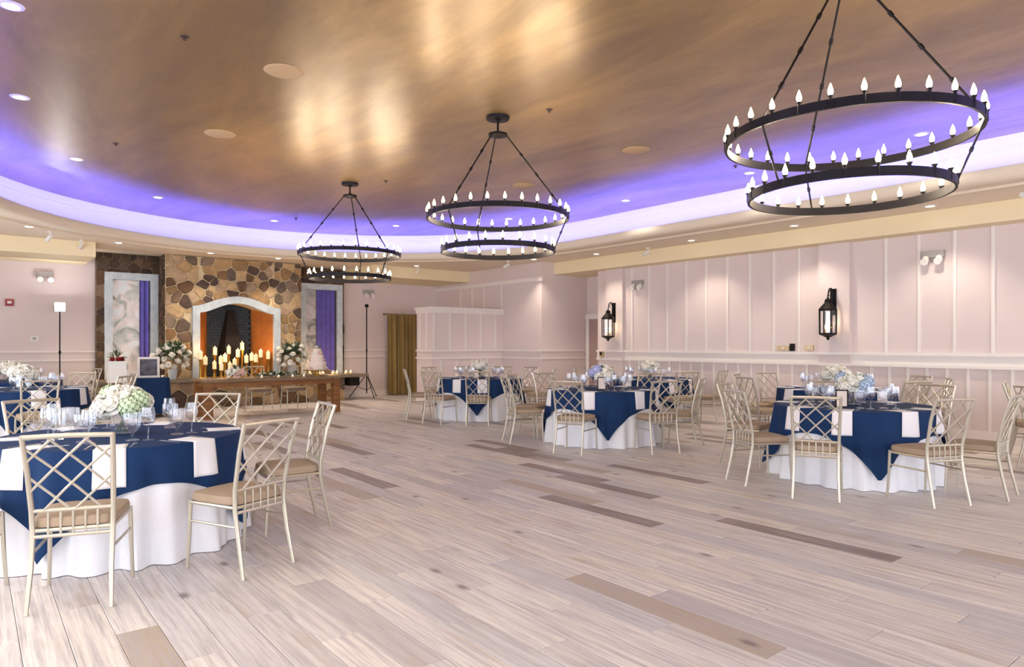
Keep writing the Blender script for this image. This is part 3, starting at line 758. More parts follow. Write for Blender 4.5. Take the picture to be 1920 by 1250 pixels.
# ------------------------------------------------------------------ lattice chair
def chair_proto():
    t = thing('lattice_chair', 'champagne metal lattice-back chair with tan cushion', 'chair')
    wf, wr_, wt = 0.205, 0.185, 0.205
    # cushion with rounded corners
    def loop(s, z):
        pts = []
        n = 28
        for k in range(n):
            a = 2*PI*k/n; c, q = math.cos(a), math.sin(a); e = 0.35
            px = math.copysign(abs(c)**e, c); py = math.copysign(abs(q)**e, q)
            w = wf if py > 0 else wr_
            w = wr_+(wf-wr_)*(py+1)/2
            pts.append((px*(w+0.012)*s, 0.285+py*0.205*s, z))
        return pts
    mb = MB(); rings = [loop(.96, .425), loop(1, .432), loop(1.01, .455), loop(.98, .478), loop(.80, .488)]
    n = 28; vs = [p for r in rings for p in r]; fs = []
    for i in range(4):
        for k in range(n):
            k2 = (k+1) % n; fs.append((i*n+k, i*n+k2, (i+1)*n+k2, (i+1)*n+k))
    fs.append(tuple(4*n+k for k in range(n))); fs.append(tuple(range(n-1, -1, -1)))
    mb.add(vs, fs).build('seat_cushion', M['cushion'], t, True)
    fr = MB(); r = 0.011
    for a, b in (((-wf, .47), (wf, .47)), ((-wr_, .085), (wr_, .085)), ((-wr_, .085), (-wf, .47)), ((wr_, .085), (wf, .47))):
        fr.tube([(a[0], a[1], .415), (b[0], b[1], .415)], r, 6)
    fr.build('seat_frame', M['chair'], t, True)
    for s in (-1, 1):
        MB().tube([(s*wf, .47, .43), (s*(wf+.004), .478, .2), (s*(wf+.01), .49, 0)], [.0125, .012, .0105], 8).build('front_leg', M['chair'], t, True)
        MB().tube([(s*(wr_+.008), 0, 0), (s*wr_, .05, .22), (s*wr_, .082, .40), (s*(wr_+.004), .078, .52), (s*(wr_+.012), .03, .75), (s*wt, -.028, .93)], [.0115, .0135, .0145, .014, .0135, .013], 8).build('rear_post', M['chair'], t, True)
        MB().tube([(s*wr_, .066, .30), (s*wf, .474, .30)], .008, 6).build('stretcher', M['chair'], t, True)
    # backrest in the plane of the rear posts
    def P(u, z):      # u in -1..1
        if z <= .52: y, w = .078+(.40-z)*-.0, wr_
        elif z <= .75: q = (z-.52)/.23; y, w = .078-.048*q, wr_+.004+.008*q
        else: q = (z-.75)/.18; y, w = .03-.058*q, wr_+.012+(wt-wr_-.012)*q
        return Vector((u*w, y, z))
    bo = bpy.data.objects.new('backrest', None); COL.objects.link(bo); bo.parent = t
    MB().tube([P(-1.02, .922), P(0, .926), P(1.02, .922)], .0135, 8).build('top_rail', M['chair'], bo, True)
    MB().tube([P(-1, .52), P(1, .52)], .011, 8).build('cross_rail', M['chair'], bo, True)
    MB().tube([P(-1, .385), P(1, .385)], .011, 8).build('cross_rail', M['chair'], bo, True)
    z0, z1 = .52, .92
    for c in (-.66, -.26, .135, .53):
        for mir in (1, -1):
            xa = max(0, -c); xb = min(1, 1-c)
            pts = []
            for k in range(4):
                x = xa+(xb-xa)*k/3; v = x+c; pts.append(P(mir*(2*x-1), z1-(z1-z0)*v)+Vector((0, 0.003*mir, 0)))
            MB().tube(pts, .0072, 6).build('lattice_bar', M['chair'], bo, True)
    for u in (-.62, -.31, 0, .31, .62):
        MB().tube([P(u, .385), P(u, .52)], .006, 6).build('spindle', M['chair'], bo, True)
    return Proto(t)
chairP = chair_proto()

# ------------------------------------------------------------------ table linen and ware
RT, ZT = 0.76, 0.75
wave_rng = random.Random(5)
def cloth_r(seed):
    rg = random.Random(seed); ph = [rg.uniform(0, 6.28) for _ in range(5)]
    def f(a, z):
        d = max(0, ZT-z)
        w = .6*math.sin(19*a+ph[0]+1.1*math.sin(3*a+ph[1]))+.35*math.sin(11*a+ph[2])+.25*math.sin(31*a+ph[3])
        return RT+.012+.02*d+.085*d*(w+.25)
    return f
def round_table(c, rot, seed, lab, who):
    x, y = c
    t = thing('round_table', 'round banquet table under white and navy cloths '+lab, 'table', (x, y, 0))
    MB().lathe([(0, ZT), (RT-.008, ZT), (RT-.008, ZT-.03), (0, ZT-.03)], 64).build('tabletop', M['wood'], t)
    MB().lathe([(0, .02), (.3, .02), (.3, .04), (.05, .07), (.04, .10), (.04, ZT-.03)], 20).build('pedestal', M['black'], t, True)
    f = cloth_r(seed); n = 220
    rows = [('t', .05), ('t', .6), ('t', .97), ('t', 1.005)]+[('h', z) for z in (ZT-.004, ZT-.03, .6, .48, .34, .2, .08, .004)]
    mb = MB(); vs = []
    for kd, q in rows:
        for k in range(n):
            a = 2*PI*k/n
            if kd == 't': vs.append((RT*q*math.cos(a), RT*q*math.sin(a), ZT+.002))
            else:
                r = f(a, q); vs.append((r*math.cos(a), r*math.sin(a), q))
    fs = [tuple(range(n))]
    for i in range(len(rows)-1):
        for k in range(n):
            k2 = (k+1) % n; fs.append((i*n+k, (i+1)*n+k, (i+1)*n+k2, i*n+k2))
    cl = mb.add(vs, fs).build('tablecloth', M['white_cloth'], None, True, (x, y, 0))
    tag(cl, 'white floor-length cloth on the round table '+lab, 'tablecloth', 'white floor-length tablecloths')
    # square navy overlay, corners hang lowest
    A = 1.0; vs = []; tt = [0, .02, .08, .2, .4, .6, .8, 1.0]; n = 220
    rows2 = [.05, .6, .97]
    def drop(a):
        b = a-rot; b = (b+PI/4) % (PI/2)-PI/4     # angle from the nearest corner
        # corner at b=0 : half side direction at +-45 degrees
        return A/max(math.cos(PI/4-abs(b)), .7)-RT, b
    def over_r(a, z):                             # outer face of the overlay at angle a, height z
        L, b = drop(a); t_ = min(1, max(0, (ZT+.0045-z)/L))
        pleat = .045*t_*math.exp(-(b/.35)**2)*(1+math.cos(b*14))/2
        return f(a, z)+.014+pleat+.006*t_*(1+math.sin(11*a+seed))
    for q in rows2:
        for k in range(n):
            a = 2*PI*k/n; vs.append((RT*q*math.cos(a), RT*q*math.sin(a), ZT+.0045))
    for t_ in tt:
        for k in range(n):
            a = 2*PI*k/n; L, b = drop(a); z = ZT+.0045-L*t_
            r = over_r(a, z); vs.append((r*math.cos(a), r*math.sin(a), z))
    m_ = len(rows2)+len(tt); fs = [tuple(range(n))]
    for i in range(m_-1):
        for k in range(n):
            k2 = (k+1) % n; fs.append((i*n+k, (i+1)*n+k, (i+1)*n+k2, i*n+k2))
    ov = MB().add(vs, fs).build('table_overlay', M['navy'], None, True, (x, y, 0))
    tag(ov, 'navy square overlay cloth on the round table '+lab, 'tablecloth', 'navy overlay cloths')
    return over_r, drop
def napkin(c, a, f, lab, sec, hang=.23):
    w = .085
    zt = ZT+.0056
    prof = [('t', -.20), ('t', -.13), ('t', -.06), ('t', 0), ('e', .004)]+[('h', hang*k/11) for k in range(12)]
    def g(u, v):
        off = (u-.5)*2*w; kd, q = prof[int(round(v*(len(prof)-1)))]
        if kd == 't':
            r = RT+q; aa = a+off/max(r, .3); return (r*math.cos(aa), r*math.sin(aa), zt)
        aa = a+off/RT
        if kd == 'e': r = f(aa, ZT)+q; z = zt
        else: z = zt-.006-q; r = f(aa, z)+.006
        return (r*math.cos(aa), r*math.sin(aa), z)
    mb = MB().grid(g, 8, len(prof)-1)
    o = mb.build('napkin', M['napkin'], None, True, (c[0], c[1], 0))
    md = o.modifiers.new('thickness', 'SOLIDIFY'); md.thickness = .0026; md.offset = 0
    return tag(o, 'white napkin hanging '+sec+' on table '+lab, 'napkin', 'napkins at the table '+lab)
def wine_glass():
    mb = MB().lathe([(0, 0), (.034, .001), (.034, .004), (.006, .010), (.004, .03), (.004, .075), (.008, .082), (.028, .10), (.038, .13), (.039, .155), (.034, .20), (.0325, .20), (.037, .155), (.036, .13), (.026, .104), (0, .088)], 16)
    o = mb.build('wine_glass', M['glass'], None, True); return Proto(tag(o, 'clear stemmed wine glass', 'glass'))
def goblet():
    mb = MB().lathe([(0, 0), (.036, .001), (.036, .005), (.008, .012), (.008, .04), (.02, .05), (.042, .08), (.047, .12), (.046, .155), (.0445, .155), (.045, .12), (.04, .084), (0, .058)], 16)
    o = mb.build('water_goblet', M['glass'], None, True); return Proto(tag(o, 'clear short-stemmed water goblet', 'glass'))
wineP, gobP = wine_glass(), goblet()
def cutlery():
    mb = MB().box(-.006, -.10, 0, .006, .02, .002).box(-.011, .02, 0, .011, .10, .002)
    return Proto(tag(mb.build('table_knife', M['silver'], None), 'silver knife', 'knife'))
def forkm():
    mb = MB().box(-.004, -.10, 0, .004, .03, .002).box(-.011, .03, 0, .011, .05, .002)
    for q in (-.009, -.003, .003, .009): mb.box(q-.0018, .05, 0, q+.0018, .10, .002)
    return Proto(tag(mb.build('table_fork', M['silver'], None), 'silver fork', 'fork'))
knifeP, forkP = cutlery(), forkm()

def rose_mesh(name, m):
    mb = MB(); rg = random.Random(1)
    mb.lathe([(0, -.03), (.016, -.02), (.022, 0), (.014, .02), (0, .024)], 8)
    for ly, (np_, tilt, r0) in enumerate(((4, .25, .017), (5, .6, .026), (6, 1.0, .034))):
        for k in range(np_):
            a0 = 2*PI*(k+.4*ly)/np_
            def g(u, v):
                w = (u-.5)*1.5*(1.15 if v < .8 else .8); a = a0+w; h = -.02+v*.05*(1-.25*ly)-(v**2)*.008*ly
                r = r0*(.45+.75*v)+.014*tilt*v*v; return (r*math.cos(a), r*math.sin(a), h)
            mb.grid(g, 4, 3)
    return mb.mesh(name, m, True)
def hydrangea_mesh(name, m, R=.075):
    mb = MB(); rg = random.Random(2); n = 70
    mb.lathe([(0, -R*.85), (R*.6, -R*.55), (R*.85, 0), (R*.6, R*.55), (0, R*.85)], 10)
    for i in range(n):
        z = 1-2*(i+.5)/n; q = math.sqrt(1-z*z); a = i*2.39996
        nrm = Vector((q*math.cos(a), q*math.sin(a), z)); u = nrm.orthogonal().normalized(); w = nrm.cross(u); p = nrm*R*rg.uniform(.93, 1.06)
        s = .016; th = rg.uniform(0, 1.5)
        for k in range(4):
            b = th+k*PI/2; d = u*math.cos(b)+w*math.sin(b); e = u*math.cos(b+.75)+w*math.sin(b+.75); g_ = u*math.cos(b-.75)+w*math.sin(b-.75)
            mb.add([p, p+e*s*.8+nrm*.003, p+d*s*1.4+nrm*.001, p+g_*s*.8+nrm*.003], [(0, 1, 2, 3)])
    return mb.mesh(name, m, True)
rose_me = rose_mesh('rose', M['petal']); blush_me = rose_mesh('blush_rose', M['petal_pink'])
hyd_w = hydrangea_mesh('hydrangea', M['petal'])
def foliage(rng, n, R, z0, zr, size=.06, up=.4, hemi=True, zmin=None):
    mb = MB()
    for i in range(n):
        a = rng.uniform(0, 2*PI); el = rng.uniform(-.1, 1.2) if hemi else rng.uniform(-.6, 1.4)
        d = Vector((math.cos(a)*math.cos(el), math.sin(a)*math.cos(el), math.sin(el)*zr+up*.3)).normalized()
        side = d.cross(Vector((0, 0, 1))).normalized(); upv = side.cross(d)
        d.z = max(d.z, -z0*.4/R) if hemi else d.z
        b = Vector((0, 0, z0))+d*R*rng.uniform(.55, 1.0); L = size*rng.uniform(.8, 1.7); w = L*rng.uniform(.16, .28)
        mid = b+d*L*.5+upv*L*.08; tip = b+d*L-upv*L*.15
        mb.add([b, mid+side*w, tip, mid-side*w, mid-upv*w*.25], [(0, 1, 4), (1, 2, 4), (2, 3, 4), (3, 0, 4)])
    if zmin is not None: mb.v = [(v[0], v[1], max(zmin, v[2])) for v in mb.v]
    return mb
def centrepiece(c, accent, seed, lab, extra=None):
    rg = random.Random(seed)
    t = thing('centrepiece', lab, 'flowers', (c[0], c[1], ZT+.0042), rg.uniform(0, 6), 'flower centrepieces on the round tables')
    v = MB(); w = .065; h = .15
    v.lathe([(0, 0), (.092, 0), (.092, h), (.086, h), (.086, .012), (0, .012)], 4, (0, 0, 0), PI/4)
    v.build('vase', M['glass'], t)
    st = MB()
    for k in range(7):
        a = k*2*PI/7; st.tube([(.04*math.cos(a), .04*math.sin(a), .014), (-.03*math.cos(a), -.03*math.sin(a), h+.03)], .004, 5)
    st.build('stems', M['leaf'], t, True)
    foliage(rg, 34, .12, h+.02, .8, .07).build('foliage', M['leaf'], t)
    n = 17
    acc = hydrangea_mesh('accent', M[accent]) if accent else None
    for i in range(n):
        z = 1-(i+.5)/n*1.12; q = math.sqrt(max(0, 1-z*z)); a = i*2.39996
        p = (.135*q*math.cos(a), .135*q*math.sin(a), h+.05+.115*z)
        if acc and i in (5, 9, 10, 14): o = link('hydrangea', acc, t, p)
        elif i in (12, 16, 7): o = link('hydrangea', hyd_w, t, p)
        else:
            o = link('rose', rose_me, t, p); o.scale = (1.45,)*3
            o.rotation_euler = Vector((p[0], p[1], p[2]-h-.02)).to_track_quat('Z', 'Y').to_euler()
    return t
def at_angle(c, deg, r): return (c[0]+r*math.cos(math.radians(deg)), c[1]+r*math.sin(math.radians(deg)))

TABLES = [
 # centre, overlay corner direction, phrase, accent, chairs [(x, y, facing deg or None)]
 dict(c=(.86, 5.57), rot=-128, lab='with pale green hydrangea', accent='petal_green', key='white rose and pale green hydrangea centrepiece in a glass cube',
      chairs=[(.42, 4.27, None), (1.45, 4.23, 112), (2.12, 5.2, 174), (1.85, 6.83, None), (.42, 7.0, None), (-.30, 4.92, None), (-.55, 6.1, None)], ware=1),
 dict(c=(7.35, 3.42), rot=-140, lab='with pale blue flowers', accent='petal_blue', key='white and pale blue flower centrepiece in a glass cube',
      chairs=[(5.93, 3.09, 26), (6.06, 3.99, -28), (6.62, 2.25, 66), (7.43, 2.02, 95), (8.72, 3.12, None), (8.5, 4.25, None), (7.1, 4.8, None)], ware=1),
 dict(c=(7.18, 6.94), rot=-130, lab='with lilac flowers', accent='petal_lilac', key='white and lilac flower centrepiece in a glass cube',
      chairs=[(6.0, 7.62, -22), (6.0, 6.36, 24), (6.93, 5.58, 66), (7.78, 5.66, 115), (8.5, 7.2, None), (7.3, 8.32, None), (6.55, 8.2, None)], ware=1),
 dict(c=(7.65, 10.6), rot=-130, lab='before the half wall', accent=None, key='all-white rose centrepiece on the table before the half wall',
      chairs=[(6.8, 9.5, 50), (6.34, 10.2, 24), (6.40, 11.25, -25), (7.36, 11.97, None), (8.2, 11.9, None), (8.8, 11.4, None), (9.02, 10.75, None), (8.6, 9.6, None)], ware=0),
 dict(c=(10.1, 8.5), rot=-110, lab='near the door-side lantern', accent=None, key='all-white rose centrepiece on the table near the alcove-side lantern',
      chairs=[(9.55, 7.25, None), (10.4, 7.12, None), (8.75, 8.4, None), (9.3, 9.65, None), (10.35, 9.88, None)], ware=0),
 dict(c=(9.83, 4.83), rot=-125, lab='near the pilaster switch plates', accent=None, key='all-white rose centrepiece near the pilaster switch plates',
      chairs=[(10.25, 6.15, None), (8.58, 5.48, None), (9.45, 6.18, None), (10.55, 3.62, None), (11.0, 4.2, None), (9.3, 3.56, None)], ware=0),
 dict(c=(.62, 12.1), rot=-100, lab='before the flood lamp', accent=None, key='all-white rose centrepiece on the table before the flood lamp',
      chairs=[(.72, 10.72, None), (1.75, 11.3, None), (2.0, 12.2, None), (1.45, 13.2, None), (.1, 13.4, None), (-.3, 11.0, None)], ware=0),
 dict(c=(.55, 14.85), rot=-60, lab='under the fire alarm', accent=None, key='all-white rose centrepiece on the table under the red fire alarm',
      chairs=[(.02, 16.15, None), (.86, 16.2, None), (1.85, 15.2, None), (-.7, 14.4, None)], ware=0),
 dict(c=(10.15, 1.35), rot=-120, lab='beyond the pale blue flowers', accent=None, key='all-white rose centrepiece beyond the pale blue flowered table',
      chairs=[(9.15, 2.35, None), (9.9, 2.75, None), (8.85, .9, None)], ware=0),
]
def sector(dx, dy, kind):
    k = int(round(math.atan2(dy, dx)/(PI/4))) % 8
    if kind == 'chair':
        return ['with back to the lantern wall', 'backing between fireplace and lantern wall', 'with back to the fireplace', 'facing lantern wall, back to fireplace',
                'facing the lantern wall', 'facing between fireplace and lantern wall', 'facing the fireplace', 'facing fireplace, back to lantern wall'][k]
    return ['toward the lantern wall', 'toward fireplace and lantern wall', 'toward the fireplace', 'toward fireplace, opposite lantern wall',
            'opposite the lantern wall', 'opposite fireplace and lantern wall', 'opposite the fireplace', 'toward lantern wall, opposite fireplace'][k]
for ti, T in enumerate(TABLES):
    c = T['c']; lab = T['lab']
    f, drop = round_table(c, math.radians(T['rot']), ti*3+1, lab, ti)
    centrepiece(c, T['accent'], ti+40, T['key'])
    for ci, (x, y, fac) in enumerate(T['chairs']):
        dx, dy = x-c[0], y-c[1]; d = math.hypot(dx, dy)
        if d < 1.40: x, y = c[0]+dx/d*1.40, c[1]+dy/d*1.40
        ang = math.radians(fac) if fac is not None else math.atan2(-dy, -dx)
        chairP.put((x, y, 0), ang-PI/2, 'champagne lattice-back chair '+sector(dx, dy, 'chair')+' at table '+lab, 'chairs at the table '+lab)
        a = math.atan2(dy, dx)
        an = a+math.radians(5)
        napkin(c, an, f, lab, sector(dx, dy, 'n'))
        def ring(r, da): q = a+da; return (c[0]+r*math.cos(q), c[1]+r*math.sin(q), ZT+.0042)
        wineP.put(ring(.47, -.24), 0, 'clear wine glass '+sector(dx, dy, 'n')+' on table '+lab, 'wine glasses on the table '+lab, 1.12)
        gobP.put(ring(.40, -.42), 0, 'clear water goblet '+sector(dx, dy, 'n')+' on table '+lab, 'water goblets on the table '+lab, 1.2)
        if T['ware']:
            knifeP.put(ring(.63, -.12), a+PI/2, 'silver table knife '+sector(dx, dy, 'n')+' on table '+lab, 'knives on the table '+lab)
            forkP.put(ring(.63, .27), a+PI/2, 'silver table fork '+sector(dx, dy, 'n')+' on table '+lab, 'forks on the table '+lab)

# ------------------------------------------------------------------ sweetheart table and what stands on it
TX0, TX1, TY0, TY1, TZ = 3.38, 6.06, 13.3, 14.2, .74
sw_ = thing('farm_table', 'long rustic wooden farm table with thick square legs', 'table', ((TX0+TX1)/2, (TY0+TY1)/2, 0))
cx, cy = (TX0+TX1)/2, (TY0+TY1)/2
for k in range(5):
    w = (TY1-TY0)/5
    MB().box(TX0-cx, TY0-cy+k*w+.002, TZ-.05, TX1-cx, TY0-cy+(k+1)*w-.002, TZ).build('plank', M['woodtop'], sw_)
for x in (TX0+.02, TX1-.16):
    for y in (TY0+.03, TY1-.17): MB().box(x-cx, y-cy, 0, x+.14-cx, y+.14-cy, TZ-.05).build('leg', M['wood'], sw_)
for y in (TY0+.06, TY1-.10): MB().box(TX0+.16-cx, y-cy, TZ-.15, TX1-.16-cx, y+.04-cy, TZ-.05).build('apron', M['wood'], sw_)
for x in (TX0+.06, TX1-.10): MB().box(x-cx, TY0+.17-cy, TZ-.15, x+.04-cx, TY1-.17-cy, TZ-.05).build('apron', M['wood'], sw_)
for x in (4.72, 5.46):
    chairP.put((x, 14.68, 0), PI, 'champagne lattice-back chair behind the rustic farm table', 'chairs behind the farm table')
def bouquet(loc, nr, R, label, seed, squash=.7):
    rg = random.Random(seed); t = thing('bouquet', label, 'flowers', loc)
    foliage(rg, 30, R, R*.35, .6, R*.5, zmin=.003).build('foliage', M['leaf'], t)
    for i in range(nr):
        z = 1-(i+.5)/nr; q = math.sqrt(1-z*z); a = i*2.39996
        p = Vector((R*q*math.cos(a), R*q*math.sin(a), R*.5+R*squash*z)); o = link('rose', rose_me if i % 5 else blush_me, t, p); o.scale = (1.35,)*3
        o.rotation_euler = (p-Vector((0, 0, R*.1))).to_track_quat('Z', 'Y').to_euler()
bouquet((4.02, 13.62, TZ), 16, .16, 'small white rose bouquet lying on the farm table', 3)
# garland with blooms
gl = thing('garland', 'low green garland with white blooms along the farm table', 'garland', (4.9, 13.70, TZ))
gm = MB(); rg = random.Random(9)
for k in range(40):
    s = foliage(rg, 5, .05, .02, .5, .075); dx = -.42+.78*k/39; gm.add([(v[0]+dx, v[1]*1.4, max(.002, v[2])) for v in s.v], s.f)
gm.build('foliage', M['leaf'], gl)
for k in range(8): o = link('rose', rose_me, gl, (-.38+.10*k, .05*math.sin(k*2.1), .055)); o.scale = (1.2,)*3
# cake on a pedestal
ck = thing('tiered_cake', 'three-tier blush cake trimmed with white roses on a stand', 'cake', (5.70, 13.72, TZ))
MB().lathe([(0, 0), (.12, 0), (.12, .012), (.03, .03), (.025, .09), (.28, .105), (.285, .125), (0, .125)], 28).build('cake_stand', M['gold'], ck, True)
z = .125
for r, h in ((.185, .17), (.13, .15), (.085, .13)):
    MB().lathe([(0, z), (r, z), (r+.003, z+.02), (r, z+h-.012), (r-.012, z+h), (0, z+h)], 28).build('tier', M['cake'], ck, True)
    for k in range(6):
        a = k*1.05+r*20; o = link('rose', rose_me if k % 3 else blush_me, ck, (r*.98*math.cos(a), r*.98*math.sin(a), z+.035)); o.rotation_euler = (0, PI/2*.7, a)
    z += h
for k in range(3): link('rose', rose_me, ck, (.03*math.cos(k*2.1), .03*math.sin(k*2.1), z+.025))
gm = MB(); foliage(rg, 14, .05, z, .6, .06).build('foliage', M['leaf'], ck)
# votives on the table
vot_me = MB().lathe([(0, 0), (.026, 0), (.034, .06), (.031, .06), (.025, .006), (0, .006)], 12).mesh('votive_cup', M['glass'], True)
vw_me = MB().lathe([(0, .007), (.024, .007), (.027, .03), (0, .03)], 10).mesh('wax', M['wax'], True)
fl_me = MB().lathe([(0, .03), (.005, .034), (.006, .042), (.002, .055), (0, .058)], 6).mesh('flame', M['flame'], True)
vt = thing('votive_candle', 'small glass votive candle', 'candle'); link('cup', vot_me, vt); link('wax', vw_me, vt); link('flame', fl_me, vt)
vtP = Proto(vt)
for x, y in ((4.45, 13.40), (4.78, 13.41), (5.05, 13.38), (5.3, 13.42)):
    vtP.put((x, y, TZ), 0, 'small glass votive candle on the rustic farm table', 'votives on the farm table')
for x, y in ((2.25, 16.2), (2.42, 16.0), (2.55, 16.25), (3.1, 16.05), (3.2, 15.9)):
    vtP.put((x, y, .65), 0, 'lit votive candle on the stone hearth before the narrower niche', 'votives before the narrower niche', 1.6)
for x, y in ((6.55, 16.2), (6.72, 16.0), (6.9, 16.25), (7.08, 16.05), (7.25, 16.2), (7.4, 16.0), (7.6, 16.15)):
    vtP.put((x, y, .65), 0, 'lit votive candle on the stone hearth before the wider niche', 'votives before the wider niche', 1.6)
light('votive_glow', 'POINT', (2.5, 16.0, .85), LIGHT['candle']*2, (1, .62, .28), None, shadow_soft_size=.08)
light('votive_glow', 'POINT', (7.0, 16.0, .85), LIGHT['candle']*3, (1, .62, .28), None, shadow_soft_size=.12)

# pillar candles on the hearth in front of the firebox
def pillar(px, ptop, yy, k):
    u = (px-960)/1280; D = (math.sin(YAW)+u*math.cos(YAW), math.cos(YAW)-u*math.sin(YAW)); d = yy/D[1]; x = D[0]*d
    ztop = max(.88, CAMZ-(ptop-645)/1280*d); H = ztop-.65
    ch = min(.17, H*.45); r = .044
    t = thing('pillar_candle', 'lit ivory pillar candle on a gold pedestal before the firebox', 'candle', (x, yy, .65), 0, 'pillar candles before the firebox')
    hb = H-ch
    MB().lathe([(0, 0), (.05, 0), (.05, .012), (.03, .03), (.026, hb*.5), (.03, hb-.03), (.05, hb-.006), (.05, hb), (0, hb)], 14).build('pedestal', M['gold'], t, True)
    MB().lathe([(0, hb), (r, hb), (r, H-.006), (r-.008, H), (0, H-.004)], 14).build('wax', M['wax'], t, True)
    o = link('flame', fl_me, t, (0, 0, H-.035)); o.scale = (1.4, 1.4, 1.2)
    if k % 3 == 0: light('candle_glow', 'POINT', (0, 0, H+.05), LIGHT['candle'], (1, .58, .24), t, shadow_soft_size=.02)
for k, (px, pt) in enumerate(((376, 659), (385, 669), (403, 651), (414, 668), (402, 678), (415, 682), (422, 664), (429, 649), (431, 680), (440, 673), (446, 655), (454, 642), (462, 666), (472, 662), (480, 665), (489, 656), (503, 659))):
    pillar(px, pt, {0: 15.84, 1: 15.99, 3: 16.06, 5: 15.82, 9: 15.86, 10: 16.12}.get(k, 15.86+(k*7 % 5)*.13/2+(.24 if pt < 662 else 0)), k)

# tall flower arrangements on the hearth
def big_arrangement(x, y, label, seed):
    rg = random.Random(seed); t = thing('flower_arrangement', label, 'flowers', (x, y, .65))
    MB().lathe([(0, 0), (.07, 0), (.085, .05), (.10, .2), (.115, .22), (.105, .22), (0, .2)], 16).build('urn', M['frame_white'], t, True)
    fm_ = foliage(rg, 230, .34, .40, .95, .11); fm_.v = [(v[0], min(v[1], .28), v[2]) for v in fm_.v]
    fo = fm_.build('foliage', M['leaf'], t); fo.scale = (.98, .5, 1)
    for i in range(34):
        a = i*2.39996; z = 1-(i+.5)/34*1.5; q = math.sqrt(max(0, 1-z*z)); R = rg.uniform(.27, .37)
        p = Vector((R*1.05*q*math.cos(a), min(.085, R*.5*q*math.sin(a)), .42+R*1.05*z))
        if i % 4 == 1: o = link('hydrangea', hyd_w, t, p); o.scale = (.8,)*3
        else:
            o = link('rose', rose_me, t, p); o.scale = (1.25,)*3; o.rotation_euler = (p-Vector((0, 0, .3))).to_track_quat('Z', 'Y').to_euler()
    for k in range(7):
        a = rg.uniform(0, 6.28); MB().tube([(0, 0, .4), (.2*math.cos(a), .06*math.sin(a), .66), (.28*math.cos(a), .08*math.sin(a), .82)], [.006, .012, .004], 5).build('flower_spike', M['petal'] if k % 2 else M['leaf'], t)
big_arrangement(3.40, 15.92, 'big white flower arrangement on the hearth by the narrower niche', 4)
big_arrangement(6.0, 15.92, 'big white flower arrangement on the hearth by the wider niche', 6)

# small navy draped table with picture frame, and a white stand with card box
gt = thing('side_table', 'small side table draped in navy cloth near the fireplace', 'table', (2.78, 14.75, 0))
MB().box(-.235, -.27, .72, .235, .27, .75).build('tabletop', M['wood'], gt)
for sx in (-.2, .2):
    for sy in (-.235, .235): MB().box(sx-.02, sy-.02, 0, sx+.02, sy+.02, .72).build('leg', M['wood'], gt)
def draped(u, v):
    # closed drape around a rounded rectangle
    a = 2*PI*u; e = .4; c, s = math.cos(a), math.sin(a); px = math.copysign(abs(c)**e, c); py = math.copysign(abs(s)**e, s)
    if v < .34: k = v*3; return (px*.28*k, py*.32*k, .752)
    d = (v-1/3)*1.5; w = 1+.10*d*(1+.5*math.sin(9*a)); return (px*.285*w, py*.325*w, .750-.68*d)
dc = MB().grid(draped, 64, 12).build('tablecloth', M['navy'], None, True, (2.78, 14.75, 0)); tag(dc, 'navy cloth hanging over the small side table', 'tablecloth')
pf = thing('picture_frame', 'white picture frame standing on the navy draped side table', 'picture frame', (2.72, 14.72, .7515), -.3)
fr = MB(); w, h = .19, .40
fr.box(-w, 0, 0, w, .02, .04).box(-w, 0, h-.04, w, .02, h).box(-w, 0, .04, -w+.04, .02, h-.04).box(w-.04, 0, .04, w, .02, h-.04); fr.build('frame', M['trim'], pf)
MB().box(-w+.04, .006, .04, w-.04, .014, h-.04).build('photo', M['photo'], pf)
MB().box(-.03, .02, 0, .03, .12, .01).build('easel_foot', M['trim'], pf)
ps = thing('plant_stand', 'slender white metal stand under the white card box', 'stand', (2.12, 14.3, 0))
for sx in (-1, 1):
    for sy in (-1, 1): MB().tube([(sx*.2, sy*.18, 0), (sx*.11, sy*.11, .70)], .011, 6).build('leg', M['trim'], ps, True)
MB().box(-.15, -.15, .70, .15, .15, .72).build('top', M['trim'], ps)
cb_ = thing('card_box', 'white card box topped with red flowers and green leaves', 'box', (2.12, 14.3, .72))
MB().box(-.14, -.13, 0, .14, .13, .34).build('box', M['plastic'], cb_)
MB().box(-.15, -.14, .34, .15, .14, .37).build('lid', M['plastic'], cb_)
red_me = rose_mesh('red_rose', M['red'])
for k in range(5): o = link('red_rose', red_me, cb_, (.09*math.cos(k*1.26), .08*math.sin(k*1.26), .40)); o.scale = (1.4,)*3
foliage(random.Random(8), 30, .09, .42, .8, .09).build('leaves', M['leaf'], cb_)

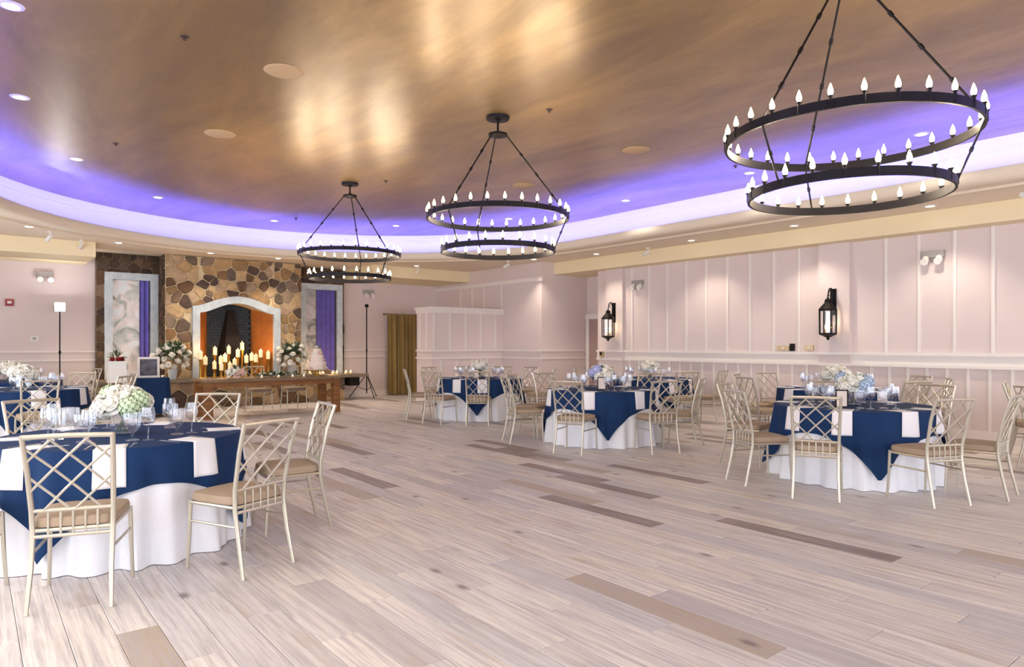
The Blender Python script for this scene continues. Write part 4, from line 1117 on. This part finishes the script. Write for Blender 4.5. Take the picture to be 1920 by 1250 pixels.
# flood lamp and empty tripod stand
def tripod(t, H, r=.012):
    MB().tube([(0, 0, .12), (0, 0, H)], r, 8).build('pole', M['black'], t, True)
    MB().lathe([(.012, .55), (.03, .56), (.03, .62), (.012, .63)], 10).build('collar', M['black'], t, True)
    MB().lathe([(.012, 1.2), (.022, 1.21), (.022, 1.26), (.012, 1.27)], 10).build('clamp', M['black'], t, True)
    for k in range(3):
        a = k*2*PI/3+.5
        MB().tube([(.02*math.cos(a), .02*math.sin(a), .6), (.45*math.cos(a), .45*math.sin(a), .01)], .011, 6).build('leg', M['black'], t, True)
        MB().tube([(0, 0, .2), (.24*math.cos(a), .24*math.sin(a), .29)], .007, 5).build('brace', M['black'], t, True)
fl_ = thing('flood_lamp', 'glowing white flood lamp on a black tripod by the wall', 'lamp', (1.42, 16.3, 0))
tripod(fl_, 2.05)
MB().box(-.10, -.03, 2.05, .10, .05, 2.23).build('lamp_head', M['black'], fl_)
MB().box(-.085, -.036, 2.06, .085, -.028, 2.22).build('led_panel', M['flood'], fl_)
o = light('flood_light', 'AREA', (0, -.045, 2.14), LIGHT['flood'], (1, .97, .95), fl_, size=.17); o.rotation_euler = (PI/2+.1, 0, 0)
ts = thing('tripod_stand', 'tall black tripod stand right beside the stone fireplace', 'stand', (8.12, 16.3, 0)); tripod(ts, 2.38, .016)
MB().box(-.035, -.035, 2.36, .035, .035, 2.44).build('top_clamp', M['black'], ts)

# framed place cards on three tables
for (x, y, lab) in ((6.98, 3.36, 'with pale blue flowers'), (7.02, 6.78, 'with lilac flowers'), (7.45, 10.45, 'before the half wall')):
    t = thing('place_card', 'small upright framed card on the table '+lab, 'card', (x, y, ZT+.0042), -YAW-.15)
    f_ = MB().box(-.062, 0, 0, .062, .014, .012).box(-.062, 0, .168, .062, .014, .18).box(-.062, 0, .012, -.05, .014, .168).box(.05, 0, .012, .062, .014, .168)
    f_.build('frame', M['black'], t)
    MB().box(-.051, .004, .011, .051, .010, .169).build('card', M['cake'], t)
    MB().box(-.02, .012, 0, .02, .07, .006).build('foot', M['black'], t)
